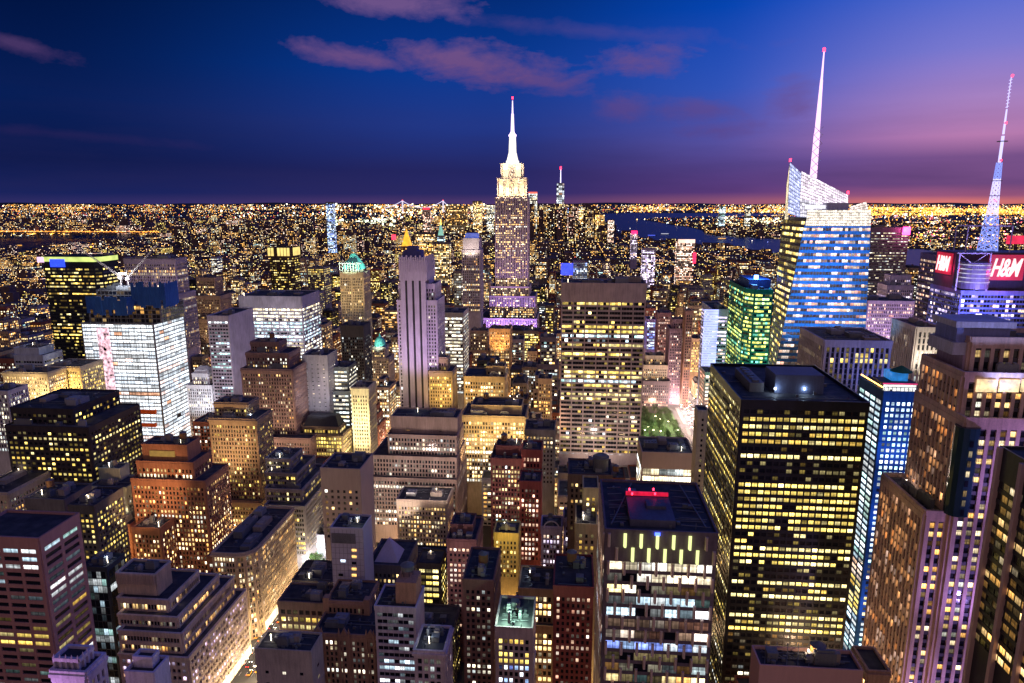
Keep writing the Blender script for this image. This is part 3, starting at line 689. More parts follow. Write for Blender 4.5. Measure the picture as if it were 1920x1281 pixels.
# green pyramid roofed tower
gp = hero('pyramid_roof_tower', 'cream stone tower under a floodlit green pyramid roof', 'tower', [T(642, 675, 506, 868, D=22), T(637, 680, 512, 862, D=30)], style(fl=3.9, bay=2.7, wf=.42, hf=.55, rel=.5, wall=(.55, .45, .3), pf=.12, r=.12, pal='warm', top=6, big=(7, .9, .4)), yv=618, clut=False)
COPPER = wallmat((.16, .62, .5), .6, .25)
t = T(640, 677, 506, 866, D=25)
m = MB(); m.prism(rect(t[0], t[1], t[2], t[3]), t[4] + .1, t[4] + 10, rect(t[0] + 5, t[1] - 5, t[2] + 5, t[3] - 5)); m.prism(rect(t[0] + 5, t[1] - 5, t[2] + 5, t[3] - 5), t[4] + 10, t[4] + 20, rect(t[0] + 11, t[1] - 11, t[2] + 11, t[3] - 11)); m.build('pyramid_roof', COPPER, gp[0], gp[1])
m = MB()
for k in range(8): x = t[0] - 1 + k * (t[1] - t[0] + 2) / 8; m.box(x, x + 1.4, t[2] - 5, t[2] - 4, t[4] - 2, t[4] + 8)
m.box(t[0] - 2, t[1] + 2, t[2] - 5.5, t[2] - 1, t[4] + 8, t[4] + 9.5)
m.build('arcade', wallmat((.7, .68, .6)), gp[0], gp[1])
cx_ = (t[0] + t[1]) / 2
for dx in (-16, 16): spot((cx_ + dx, t[2] - 22, t[4] + 2), (cx_, t[2] + 5, t[4] + 9), (.65, 1, .85), 5e4, 70)
spot((t[1] + 22, t[2] + 12, t[4] + 2), (cx_, t[2] + 8, t[4] + 9), (.65, 1, .85), 4e4, 70)
hero('slab_tower', 'charcoal slab tower with one column of lit windows below the green pyramid roof', 'tower', [T(638, 681, 612, 735, yb=604)], style(fl=3.8, bay=3, wf=.5, hf=.5, rel=.2, wall=(.09, .085, .085), pf=0, q=0, r=.05, pal='white', st=1.2, top=12, units=2), yv=720)
hero('slab_tower', 'grey slab tower with blank front beside glowing white office floors', 'tower', [T(566, 613, 668, 580, yb=656)], style(fl=3.8, bay=5, wf=.3, hf=.18, rel=.2, wall=(.34, .31, .34), pf=0, q=0, r=.1, pal='white', top=6, units=2), yv=780)
hero('glass_building', 'low office wing glowing white and yellow right of the grey slab tower', 'building', [T(614, 652, 690, 596, D=24), T(614, 655, 735, 590, D=36)], style(fl=3.9, bay=3, wf=.95, hf=.5, rel=.5, wall=(.12, .13, .14), pf=.9, q=.9, r=.5, pal='white', st=1.2, top=2), yv=800)
hero('narrow_tower', 'slender cream tower floodlit bright yellow-white from the street', 'tower', [T(658, 690, 728, 572, D=22)], style(fl=3.8, bay=2.5, wf=.4, hf=.45, rel=.35, wall=(.75, .66, .45), pf=.1, r=.08, pal='yellow', mode='single', top=6, cornice=.7, tank=False), yv=850)
t = T(658, 690, 728, 572, D=22); spot(((t[0] + t[1]) / 2 - 2, 545, 20), ((t[0] + t[1]) / 2, 572, 90), (1, .84, .5), 3e5, 70); spot(((t[0] + t[1]) / 2, 548, t[4] - 50), ((t[0] + t[1]) / 2, 572, t[4] - 10), (1, .86, .5), 1e5, 80)
mn = hero('mansard_building', 'low building with dark mansard roof and a row of golden windows', 'building', [T(568, 636, 802, 556, D=16), T(560, 642, 816, 552, D=24)], style(fl=3.8, bay=2.8, wf=.6, hf=.6, rel=.3, wall=(.3, .22, .14), pf=.8, q=.9, r=.3, pal='yellow', top=1.5, cornice=.5), yv=880, clut=False)
t = T(568, 636, 802, 556, D=16); m = MB(); m.prism(rect(t[0], t[1], t[2], t[3]), t[4], t[4] + 10, rect(t[0] + 4, t[1] - 4, t[2] + 4, t[3] - 4)); m.build('mansard_roof', wallmat((.03, .032, .045), .5), mn[0], mn[1])
td = hero('domed_tower', 'small cream tower with a teal dome left of the lilac striped skyscraper', 'tower', [T(697, 722, 652, 820, D=16), T(692, 729, 672, 814, D=24)], style(fl=3.6, bay=2.5, wf=.45, hf=.5, rel=.4, wall=(.62, .5, .38), pf=.3, r=.3, pal='warm', top=3, cornice=.5), yv=740, clut=False)
t = T(697, 722, 652, 820, D=16); m = MB(); cx_, cy_ = (t[0] + t[1]) / 2, (t[2] + t[3]) / 2
prof = [(1.0, 0), (.95, .35), (.8, .62), (.55, .85), (.25, .97), (.12, 1.15), (.02, 1.4)]
for (r0, h0), (r1, h1) in zip(prof, prof[1:]): m.cyl(cx_, cy_, 7.6 * r0, 7.6 * r1, t[4] + h0 * 13, t[4] + h1 * 13, 16)
m.build('dome', COPPER, td[0], td[1]); spot((cx_, t[2] - 14, t[4] + 2), (cx_, cy_, t[4] + 6), (.7, 1, .95), 1.6e4, 80)
# --- lilac striped skyscraper (centre left)
sk = hero('art_deco_skyscraper', 'lilac-lit art deco skyscraper with three black vertical stripes', 'skyscraper',
     [T(753, 803, 487, 612, D=22), T(747, 815, 534, 608, D=30), T(744, 819, 565, 604, D=36)],
     style(fl=3.6, bay=2.9, wf=.42, hf=.5, rel=.35, wall=(.5, .42, .52), pf=.03, r=.05, pal='white', top=3, mode='single'), yv=780,
     styles=[style(fl=3.6, bay=99, wf=.01, hf=.01, top=5), style(fl=3.6, bay=2.9, wf=.42, hf=.5, rel=.35, pf=.03, r=.05, pal='white', top=3), style(fl=3.6, bay=2.9, wf=.42, hf=.5, rel=.35, pf=.03, r=.05, pal='white', top=3)], clut=False)
t = T(753, 803, 487, 612, D=22); WL = wallmat((.5, .42, .52), .85, .25)
m = MB(); x0, x1 = t[0], t[1]; w_ = x1 - x0; zb = 30
for k in range(4): xa = x0 + w_ * (.02 + .255 * k); m.box(xa, xa + w_ * .175, 602.4, 606, zb, t[4] - 18)
m.box(x0 - .4, x1 + .4, 602.2, 640, t[4] - 18, t[4] + .4)
for k in range(12): xa = x0 + w_ * k / 12; m.box(xa + .2, xa + w_ / 12 - .5, 601.6, 603, t[4] - 8 - (k % 3) * 2, t[4] + 3 + (k % 2) * 1.5)
for k in range(7): m.box(x1 - .4, x1 + .8, 603 + k * 4.5, 605.6 + k * 4.5, t[4] - 10, t[4] + 4)
m.build('pilaster', WL, sk[0], sk[1])
m = MB()
for k in range(3): xa = x0 + w_ * (.195 + .255 * k); m.box(xa, xa + w_ * .08, 603.4, 606, zb, t[4] - 18.3)
m.build('dark_stripe', DARKM, sk[0], sk[1])
m = MB(); a = at(757, 470, 622); b_ = at(790, 470, 622); m.box(a[0], b_[0], 618, 634, t[4] + .2, a[2]); m.box(a[0] + 3, b_[0] - 4, 621, 631, a[2], a[2] + 4)
for k in range(6): m.bar((a[0] + k * 3, 616, t[4]), (a[0] + k * 3, 616, t[4] + 7), .2)
m.build('penthouse', wallmat((.12, .12, .28)), sk[0], sk[1])
for px, pw in ((745, .6e5), (785, .9e5), (822, .5e5)):
    a = at(px, 700, 560); spot((a[0], 545, 75), (a[0] * .2 + (x0 + x1) * .4, 604, 175), (.72, .52, 1), pw * 1.5, 75, 2)
hero('office_block', 'office block with every floor glowing yellow right of the lilac striped skyscraper', 'office block', [T(821, 868, 588, 770, yb=578)], style(fl=4, bay=2.6, wf=.93, hf=.55, rel=.35, wall=(.4, .36, .32), pf=.85, q=.95, r=.55, pal='white', st=1.25, top=4), yv=720)
hero('stone_building', 'tan stone building leaning on the right foot of the lilac striped skyscraper', 'building', [T(812, 838, 672, 606, D=14), T(804, 848, 698, 600, D=24)], style(fl=3.6, bay=2.7, wf=.42, hf=.5, rel=.35, wall=(.5, .38, .24), pf=.15, r=.2, pal='yellow', mode='single', cornice=.5), yv=780, winlimit=60)
# --- centre
hero('wholesale_block', 'massive tan brick block with stacked setbacks and a long plain penthouse', 'office block',
     [T(733, 857, 784, 494, D=22), T(727, 856, 818, 488, D=32), T(698, 856, 858, 483, D=40), T(690, 856, 899, 478, D=48)],
     style(fl=3.7, bay=2.75, wf=.5, hf=.55, rel=.35, wall=(.36, .26, .23), pf=.2, q=.85, r=.08, pal='white', mode='single', top=1.5, st=1.0), styles=[style(fl=3.6, bay=20, wf=.1, hf=.1, top=8), *[style(fl=3.7, bay=2.75, wf=.5, hf=.55, rel=.35, pf=.25, q=.85, r=.08, pal='white', top=1.5)] * 3], yv=960)
hero('stone_building', 'low cream building with bright rows below the massive setback block', 'building', [T(744, 838, 940, 444, D=24)], style(fl=3.7, bay=2.6, wf=.42, hf=.5, rel=.3, wall=(.55, .44, .34), pf=.5, q=.8, r=.3, pal='warm', cornice=.4), yv=1050)
hero('blank_stone_building', 'square tan building with a blank wall and a dark slot below its roof', 'building', [T(601, 675, 881, 404, yb=851)], style(fl=4.2, bay=4.2, wf=.42, hf=.5, rel=.3, wall=(.48, .37, .32), pf=.25, q=.6, r=.15, pal='warm', mode='single', top=13, var=.12, blankside=True), yv=980, winlimit=60)
t = T(601, 675, 881, 404, yb=851)
S33 = style(fl=3.7, bay=1.7, wf=.8, hf=.6, rel=.5, wall=(.3, .27, .27), pf=.25, q=.7, r=.12, pal='yellow', st=1.1, top=1)
hero('stepped_office_block', 'dark stepped office block with slanting white-lit terraces on its right side', 'office block', [T(498, 544, 862, 458, D=22), T(497, 556, 889, 450, D=36), T(497, 565, 919, 442, D=48), T(497, 571, 950, 434, D=60)], S33, yv=1010)
TS = hero('slab_tower', 'pale tiled slab tower with one column of orange windows', 'tower', [T(619, 680, 993, 332, yb=967)], style(fl=99, bay=99, wf=.3, hf=.42, rel=.1, wall=(.6, .54, .62), mode='single', top=90, var=.1, blankside=True, units=2), yv=1110)
for (px, pys, lit_) in ((664, (1032, 1044, 1056, 1067, 1079, 1092), (1, 1, 0, 1, 1, 1)), (639, (1078, 1090, 1102), (0, 0, 0)), (643, (1052,), (2,))):
    for py, lt in zip(pys, lit_):
        q = at(px, py, 331.8); gcol = ((0, 0, 0), (1, .55, .16), (.7, .85, 1))[lt]; wq = np.array([[(q[0] - 1.3, 331.75, q[2] - .8), (q[0] + 1.3, 331.75, q[2] - .8), (q[0] + 1.3, 331.75, q[2] + .8), (q[0] - 1.3, 331.75, q[2] + .8)]])
        winmesh('window', wq, np.array([[*gcol, py * .37]]), TS[0], TS[1])
a, b_ = at(621, 999, 331.7), at(667, 1020, 331.7); m = MB()
for k in range(9): m.box(a[0], b_[0], 331.6, 331.9, b_[2] + (a[2] - b_[2]) * k / 9, b_[2] + (a[2] - b_[2]) * (k + .7) / 9)
m.build('louvre_panel', wallmat((.2, .18, .2)), TS[0], TS[1])
m = MB()
t = T(619, 680, 993, 332, yb=967)
for k in range(9): x = t[0] + (t[1] - t[0]) * k / 8; m.box(x - .06, x + .06, 331.82, 332, 5, t[4])
for k in range(14): m.box(t[0], t[1], 331.83, 332, t[4] - 4 - k * 3.4, t[4] - 3.9 - k * 3.4)
m.build('tile_joint', wallmat((.34, .3, .35)), TS[0], TS[1])
CB = hero('curved_corner_building', 'cream building with a rounded corner and arcaded floors along the bright avenue', 'building', [T(398, 470, 1040, 352, D=62)], style(fl=3.7, bay=2.3, wf=.56, hf=.66, rel=.5, wall=(.62, .45, .29), pf=.3, q=.7, r=.25, pal='warm', mode='single', cornice=.9, top=1.5, units=7, bands=[(.95, 1, 1)]),
     shapes=lambda t, i: [(t[0], t[2]), (t[1] - 9, t[2]), (t[1] - 4.5, t[2] + 1.2), (t[1] - 1.2, t[2] + 4.5), (t[1], t[2] + 9), (t[1], t[3]), (t[0], t[3])])
t = T(398, 470, 1040, 352, D=62); m = MB()
for k in range(13): y = t[2] + 10 + k * 4; m.box(t[1] + .4, t[1] + .8, y, y + 3.3, .8, 6.4)
for k in range(8): x = t[0] + 2 + k * (t[1] - t[0] - 13) / 8; m.box(x, x + 2.6, t[2] - .8, t[2] - .4, .8, 6.4)
m.build('shopfront', emat('shopfront_light', (1, .78, .48), 2.2, .5, .15), CB[0], CB[1])
hero('glass_pavilion', 'low building with a yellow-green glass corner and wide flat dark roof', 'building', [T(521, 608, 1132, 326, yb=1096)], style(fl=4.2, bay=3.6, wf=.7, hf=.6, rel=.3, wall=(.28, .2, .17), pf=.5, q=.8, r=.3, pal='yellow', mode='single', st=.8, top=3), yv=1200, winlimit=60)
hero('low_hall', 'low hall with a wide plain dark roof above the glass cornered building', 'building', [T(548, 622, 1092, 368, D=24)], style(fl=4, bay=4, wf=.5, hf=.5, wall=(.1, .09, .1), pf=.4, r=.2, pal='yellow', top=2, units=6), yv=1130)
st_ = hero('plaza_building', 'white-lit open fronted building behind the little plaza left of the tiled slab', 'building', [T(552, 620, 1004, 452, D=16)], style(fl=5, bay=4, wf=.9, hf=.8, rel=.5, wall=(.7, .66, .7), pf=1, q=.9, r=.6, pal='cool', st=1.5, top=5), yv=1080)
TG = hero('twin_gable_block', 'brown apartment block with twin gothic gables at the bottom edge', 'apartment block', [T(612, 688, 1130, 312, D=20), T(588, 704, 1192, 294, D=38)], style(fl=3.3, bay=2.7, wf=.42, hf=.58, rel=.4, wall=(.42, .24, .16), pf=.05, r=.06, pal='white', mode='single', cornice=.5, top=2.5, tank=False))
t = T(588, 704, 1192, 294, D=38); ub = T(612, 688, 1130, 312, D=20); w_ = t[1] - t[0]
m = MB()
for f in (.02, .14, .42, .58, .86, .98):
    x = t[0] + w_ * f; m.box(x - .45, x + .45, 292.8, 294, 5, t[4] + 2.2); m.cyl(x, 293.4, .5, .05, t[4] + 2.2, t[4] + 4.6, 6)
for f in (.08, .5, .92):
    x = t[0] + w_ * f; m.prism([(x - w_ * .07, 293.2), (x + w_ * .07, 293.2), (x + w_ * .07, 294.6), (x - w_ * .07, 294.6)], t[4], t[4] + 4, [(x - .2, 293.2), (x + .2, 293.2), (x + .2, 294.6), (x - .2, 294.6)])
for f in (0, 1):
    x = ub[0] + (ub[1] - ub[0]) * f; m.box(x - 1.6, x + 1.6, ub[2] - .8, ub[2] + 3, 5, ub[4] + 2.5)
m.build('gable', wallmat((.42, .24, .16)), TG[0], TG[1])
pyr = hero('pyramid_building', 'low dark building carrying a pale lilac pyramid on its roof', 'building', [T(690, 760, 1062, 352, D=30)], style(fl=3.8, bay=3, wf=.4, hf=.5, wall=(.14, .12, .13), pf=.2, r=.1), yv=1110, clut=False)
q = T(702, 746, 1054, 356, D=16); m = MB(); cx_ = (q[0] + q[1]) / 2; m.prism(rect(q[0], q[1], q[2], q[3]), T(690, 760, 1062, 352, D=30)[4] + .1, at(724, 1007, 364)[2], rect(cx_ - .1, cx_ + .1, q[2] + 7.9, q[2] + 8.1)); m.build('pyramid_roof', wallmat((.55, .46, .56), .7, .15), pyr[0], pyr[1])
ob = hero('ribbon_window_block', 'white office block with blue-tinged ribbon windows and a salmon brick penthouse', 'office block', [T(703, 779, 1141, 280, yb=1100)], style(fl=3.4, bay=2.5, wf=.94, hf=.58, rel=.4, wall=(.62, .52, .6), pf=.15, q=.35, r=.06, pal='cool', st=.9, top=1.6, units=1, blankside=True))
t = T(703, 779, 1141, 280, yb=1100); a = at(748, 1104, 290); m = MB(); m.box(a[0], t[1] - .5, 284, t[3] - 3, t[4] + .1, t[4] + 11); m.build('penthouse', wallmat((.5, .26, .18)), ob[0], ob[1])
water_tank(t[1] - 6, t[3] - 7, t[4] + 11, ob[0], ob[1], 3.2, 2.2, METAL)
hero('ornate_building', 'small white ornate building with arched bays right of the ribbon window block', 'building', [T(777, 832, 1223, 256, yb=1176)], style(fl=3.8, bay=3.2, wf=.55, hf=.62, rel=.6, wall=(.64, .5, .54), pf=.05, r=.05, pal='white', mode='single', cornice=.8, top=2.5))
hero('blank_stone_building', 'low blank beige building with a single lit window at the bottom edge', 'building', [T(478, 583, 1222, 268, yb=1186)], style(fl=6, bay=9, wf=.2, hf=.25, rel=.15, wall=(.5, .4, .36), pf=.1, r=.15, pal='white', mode='single', top=8, units=5), winlimit=20)
hero('brick_tower', 'dark red brick tower with a pink-lit penthouse left of centre', 'tower', [T(846, 886, 986, 352, D=14), T(838, 892, 1014, 344, D=28)], style(fl=3.4, bay=2.6, wf=.45, hf=.45, rel=.3, wall=(.26, .13, .12), pf=.35, q=.8, r=.12, pal='rose', mode='single', cornice=.3), yv=1160)
hero('brick_building', 'brown brick building with few lit windows behind the green-lit roof terrace', 'building', [T(868, 925, 1090, 288, D=30)], style(fl=3.3, bay=3, wf=.45, hf=.5, rel=.3, wall=(.24, .13, .11), pf=.2, q=.7, r=.06, pal='white', mode='single', tank=True))
gr = hero('brick_building', 'brick apartment tower with yellow and blue windows under a green-lit roof terrace', 'building', [T(929, 998, 1180, 246, D=22)], style(fl=3.2, bay=2.6, wf=.5, hf=.55, rel=.3, wall=(.42, .3, .34), pf=.6, q=.8, r=.45, st=1.5, pal='yellow', mode='single', rowpal=[(.72, .85, 'blue')], units=4))
t = T(929, 998, 1180, 246, D=22)
for dx in (4, 10): point((t[0] + dx, 250, t[4] + 4), (.55, 1, .7), 5000, .4)
hero('brick_building', 'dark brick building edged in red light left of the finned glass tower', 'building', [T(1038, 1113, 1103, 276, D=28)], style(fl=3.3, bay=2.7, wf=.42, hf=.5, rel=.3, wall=(.26, .06, .06), pf=.25, q=.7, r=.12, pal='rose', mode='single', tank=True))
hero('brick_tower', 'dark red brick tower with white-lit rows just left of the wide banded office tower', 'tower', [T(930, 976, 838, 456, D=14), T(920, 978, 862, 448, D=30)], style(fl=3.6, bay=2.6, wf=.42, hf=.5, rel=.3, wall=(.24, .09, .09), pf=.3, q=.7, r=.15, pal='mixed', mode='single', tank=True), yv=1000, winlimit=60)
hero('brick_tower', 'narrow red brick tower joined to the dark red one on its right', 'tower', [T(978, 1015, 846, 436, D=18), T(974, 1014, 905, 412, D=18)], style(fl=3.6, bay=2.6, wf=.42, hf=.5, rel=.3, wall=(.32, .08, .07), pf=.4, q=.7, r=.2, pal='rose', mode='single'), yv=1020, winlimit=60)
ar = hero('ornate_building', 'small grey and violet building with a white arched gable in the dark centre', 'building', [T(1015, 1053, 990, 376, D=14)], style(fl=3.6, bay=2.6, wf=.45, hf=.55, rel=.4, wall=(.5, .42, .55), pf=.2, r=.15, pal='lilac', cornice=.5, mode='single'), yv=1060, winlimit=30)
t = T(1015, 1053, 990, 376, D=14); m = MB(); cx_ = (t[0] + t[1]) / 2
for k in range(12):
    a0, a1 = math.pi * k / 12, math.pi * (k + 1) / 12; m.bar((cx_ + 4.4 * math.cos(a0), t[2] - .3, t[4] + 4.4 * math.sin(a0)), (cx_ + 4.4 * math.cos(a1), t[2] - .3, t[4] + 4.4 * math.sin(a1)), .45)
m.build('arch', wallmat((.7, .62, .66)), ar[0], ar[1])
ar = hero('ornate_building', 'violet building with a stepped gable right of the white arched gable', 'building', [T(1057, 1089, 975, 382, D=14)], style(fl=3.6, bay=2.6, wf=.45, hf=.55, rel=.4, wall=(.45, .36, .55), pf=.2, r=.15, pal='lilac', cornice=.5, mode='single'), yv=1060, winlimit=30)
t = T(1057, 1089, 975, 382, D=14); m = MB(); cx_ = (t[0] + t[1]) / 2
for k in range(4): m.box(cx_ - 4 + k, cx_ + 4 - k, t[2] - .2, t[2] + 1, t[4] + k * 1.3, t[4] + k * 1.3 + 1.3)
m.build('gable', wallmat((.45, .36, .55)), ar[0], ar[1])
yl = hero('stone_building', 'low building washed in golden light left of the red brick tower foot', 'building', [T(926, 972, 1002, 384, D=16)], style(fl=3.6, bay=2.8, wf=.4, hf=.5, rel=.3, wall=(.6, .45, .16), pf=.3, r=.2, pal='yellow', mode='single'), yv=1050, winlimit=30)
t = T(926, 972, 1002, 384, D=16); spot(((t[0] + t[1]) / 2, 372, t[4] + 3), ((t[0] + t[1]) / 2, 384, t[4] - 6), (1, .75, .2), 5e3, 120)
hero('narrow_tower', 'narrow tan tower with a yellow-lit window column beside the finned glass tower', 'tower', [T(1094, 1122, 918, 338, D=16), T(1080, 1120, 986, 322, D=24)], style(fl=3.6, bay=3.6, wf=.35, hf=.5, rel=.3, wall=(.5, .4, .24), pf=.3, r=.25, pal='yellow', mode='single', units=1), yv=1080, winlimit=30)
wt = hero('rooftop_plant_building', 'dark brick building carrying a big round steel cooling tower', 'building', [T(1066, 1148, 893, 366, D=24)], style(fl=3.7, bay=3, wf=.4, hf=.5, wall=(.16, .1, .09), pf=.1, r=.1, mode='row'), yv=960)
a = at(1126, 886, 376); m = MB(); m.cyl(a[0], 376, 4.3, 4.3, a[2] - 6, a[2] + 9, 24); m.cyl(a[0], 376, 4.7, 4.7, a[2] + 9, a[2] + 9.8, 24); m.cyl(a[0], 376, 3.6, 3.2, a[2] + 9.8, a[2] + 11, 24); m.build('cooling_tower', METAL, wt[0], wt[1])
hero('stone_building', 'tan block with bright warm window rows in the middle distance left of the banded tower', 'building', [T(884, 978, 762, 540, D=24), T(866, 985, 782, 532, D=36)], style(fl=3.8, bay=2.7, wf=.5, hf=.55, rel=.35, wall=(.55, .42, .25), pf=.6, q=.85, r=.35, pal='warm', st=1.4, mode='single', cornice=.4, tank=True), yv=880)
hero('stone_building', 'tan building with a blank tower block and orange-lit lower windows', 'building', [T(912, 946, 688, 628, D=16), T(870, 946, 708, 618, D=34)], style(fl=3.8, bay=2.9, wf=.5, hf=.5, rel=.35, wall=(.46, .35, .21), pf=.55, q=.85, r=.35, pal='warm', st=1.4, tank=True), yv=770)
oc = hero('setback_tower', 'small tower with orange floodlit ribs in the middle distance', 'tower', [T(918, 956, 618, 860, D=24)], style(fl=3.8, bay=2.6, wf=.5, hf=.5, rel=.7, wall=(.6, .42, .25), pf=.4, r=.3, pal='orange', st=1.2, top=3, big=(6.5, .7, .4)), yv=690)
t = T(918, 956, 618, 860, D=24); spot(((t[0] + t[1]) / 2, 842, t[4] - 34), ((t[0] + t[1]) / 2, 860, t[4] - 6), (1, .5, .15), 8e4, 90)
hero('stone_building', 'pale lit building with orange windows standing before the dark blocks left of the banded tower', 'building', [T(1009, 1034, 712, 640, D=20)], style(fl=3.7, bay=2.6, wf=.45, hf=.5, rel=.3, wall=(.5, .38, .28), pf=.2, r=.3, pal='orange'), yv=800)
hero('stone_building', 'dark grey building with long lit attic row at the left foot of the banded tower', 'building', [T(984, 1040, 808, 500, D=24)], style(fl=3.7, bay=3, wf=.4, hf=.45, rel=.3, wall=(.24, .22, .22), pf=.15, r=.1, pal='warm', bands=[(.9, 1, 1)]), yv=880)
# --- wide banded tower (concave foot)
gt = T(1053, 1212, 533, 590, D=34)
g_ = hero('banded_office_tower', 'wide travertine office tower with a grid of yellow and teal floor bands', 'office tower', [gt], style(fl=4.1, bay=2.55, wf=.985, hf=.6, rel=.45, wall=(.5, .38, .38), pf=.38, q=.75, r=.1, dim=.15, pal='yellow', st=1.15, top=15, rowpal=[(.28, .31, 'cool'), (.57, .6, 'cool'), (.36, .4, 'white'), (.78, .83, 'cool'), (.16, .2, 'cool')], mode='single', big=(10.2, 1.0, .35), bands=[(.28, .31, 1), (.57, .6, 1), (.62, .66, 1), (.16, .2, 1), (.5, .53, 1)], units=5), yv=900)
m = MB(); x0, x1 = gt[0] - .6, gt[1] + .6
for k in range(8):
    f0, f1 = (1 - k / 8) ** 2, (1 - (k + 1) / 8) ** 2; z0, z1 = k * 4.5, (k + 1) * 4.5
    m.add([(x0, 589 - 16 * f0, z0), (x1, 589 - 16 * f0, z0), (x1, 589 - 16 * f1, z1), (x0, 589 - 16 * f1, z1), (x0, 589.4, z0), (x1, 589.4, z0), (x1, 589.4, z1), (x0, 589.4, z1)], [(0, 1, 2, 3), (1, 5, 6, 2), (4, 0, 3, 7)])
m.build('flared_foot', wallmat((.5, .38, .38), .85, .25), g_[0], g_[1])
pod = hero('podium_building', 'low podium with a perforated pale wall over one brightly lit glass floor', 'building', [T(1204, 1301, 851, 505, yb=822)], style(fl=6.6, bay=5.8, wf=.97, hf=.8, rel=.25, wall=(.56, .44, .4), pf=1, q=1, r=1, pal='white', st=1.5, top=12, var=.1, units=8), yv=920)
hero('narrow_tower', 'very narrow cream tower wedged against the black grid tower', 'tower', [T(1309, 1328, 772, 458, D=12)], style(fl=3.7, bay=3.6, wf=.3, hf=.5, rel=.3, wall=(.55, .47, .36), pf=.05, r=.1, pal='yellow', cornice=.4, units=1), yv=1050)
# --- right: finned tower
ft = T(1135, 1346, 1000, 200, yb=907)
f_ = hero('finned_glass_tower', 'glass tower with staggered vertical fins and a dark roof with a red-lit plant box', 'office tower', [ft], style(fl=4.1, bay=5.0, wf=.95, hf=.7, rel=.2, wall=(.17, .13, .16), pf=.15, q=.9, r=.16, pal='white', st=1.05, top=9.5, dim=.9, coh=.9, mode='single', rowpal=[(0, .92, 'mixed'), (.80, .88, 'cool'), (.68, .72, 'blue'), (.92, 1, 'ivory'), (.72, .8, 'rose')],
     bands=[(.921, 1, 1), (.881, .92, 0), (.801, .88, 1), (.4, .80, 0), (.681, .72, 1)], units=0, par=.9), yv=1500)
m = MB(); ml = MB(); nf = 22; pitch = 8.2; fh = 4.75; ztop = ft[4]
for k in range(26):
    z1 = ztop - .4 - k * fh; z0 = z1 - fh * .93
    n_ = int((ft[1] - ft[0]) / 5.0)
    for i in range(n_ + 1):
        x = ft[0] + 1.2 + i * 5.0 + (2.5 if k % 2 else 0)
        if x > ft[1] - .5: continue
        tgt = ml if (k < 2 and 0 < i < n_) else m
        tgt.prism([(x - .5, 200 - .3), (x - .28, 200 - 1.3), (x + .28, 200 - 1.3), (x + .5, 200 - .3)], z0, z1)
for k in range(30):                     # folded fins on the left side
    zz = ztop - k * 4.75
    for j in range(8):
        y = 201 + j * 4.9 + (2.4 if k % 2 else 0); m.bar((ft[0] - .5, y, zz - 4.75), (ft[0] - .5, y + 2.4, zz), .3); m.bar((ft[0] - .5, y, zz - 4.75), (ft[0] - .5, y - 2.4, zz), .3)
m.build('fin', wallmat((.66, .48, .42), .7, .2), f_[0], f_[1]); ml.build('lit_fin', emat('lit_fin', (.85, .95, .35), 1.3), f_[0], f_[1])
m = MB(); a = onz(1182, 960, ft[4] + 5); b_ = onz(1262, 912, ft[4] + 5)
m.box(a[0], b_[0] - 2, a[1], b_[1] - 4, ft[4] + .1, ft[4] + 2.5); m.box(a[0] + 6, b_[0] - 4, a[1] + 8, b_[1] - 8, ft[4] + 2.5, ft[4] + 3.6)
m.build('plant_box', wallmat((.1, .1, .15), .5), f_[0], f_[1])
m = MB(); m.box(a[0], b_[0] - 2, b_[1] - 3.4, b_[1] - 2.6, ft[4] + 2.6, ft[4] + 3.8); m.build('red_light_bar', emat('red_bar', (1, .01, .06), .65, .5), f_[0], f_[1])
m = MB()
for (px, py) in ((1181, 900), (1226, 900), (1186, 908), (1229, 908)): q = onz(px, py, ft[4] + 8); m.cyl(q[0], min(q[1], ft[3] - 1), .3, .3, ft[4] + 4.2, ft[4] + 4.9, 8)
m.build('beacon', RED, f_[0], f_[1])
m = MB()
for k in range(6): y = ft[2] + 5 + k * 5.4; m.bar((ft[0] + 2, y, ft[4] + .6), (a[0] - 1, y + 1, ft[4] + .6), .16); m.bar((b_[0], y, ft[4] + .6), (ft[1] - 1.5, y - 1, ft[4] + .6), .16)
m.bar((ft[0] + 2, ft[2] + 3, ft[4] + 1), (ft[0] + 11, ft[3] - 3, ft[4] + 1), .25); m.bar((ft[1] - 3, ft[2] + 3, ft[4] + 1), (b_[0] + 4, ft[3] - 3, ft[4] + 1), .25)
m.build('roof_rail', METAL, f_[0], f_[1])
m = MB(); a = at(1228, 1001, 199.3); m.box(a[0], a[0] + 1.6, 199, 199.4, a[2] - .5, a[2] + .4); m.build('blue_light', emat('blue_led', (.05, .1, 1), 5), f_[0], f_[1])
# --- black grid tower
dt = T(1390, 1630, 758, 300, yb=690)
d_ = hero('black_grid_tower', 'huge black office tower with rows of yellow square windows', 'office tower', [dt], style(fl=3.45, bay=2.85, wf=.78, hf=.52, rel=.3, wall=(.018, .019, .026), pf=.34, q=.92, r=.07, pal='yellow', st=1.3, dim=.35, coh=.9, top=2.2, rough=.35, mode='single', rowpal=[(.2, .24, 'white'), (.12, .14, 'white'), (.28, .34, 'orange')], bands=[(.9, .94, 1), (.76, .8, 1), (.66, .7, 1), (.56, .62, 1)], units=0, par=1.6), yv=1500)
RD = wallmat((.11, .13, .22), .6, .3)
m = MB(); a = onz(1452, 738, dt[4]); b_ = onz(1540, 738, dt[4]); m.box(a[0], b_[0], a[1], a[1] + 17, dt[4] + .1, dt[4] + 9); m.build('penthouse', RD, d_[0], d_[1])
m = MB(); a2 = onz(1405, 735, dt[4]); m.box(a2[0], a2[0] + 6.5, a2[1], a2[1] + 30, dt[4] + .1, dt[4] + 4.5)
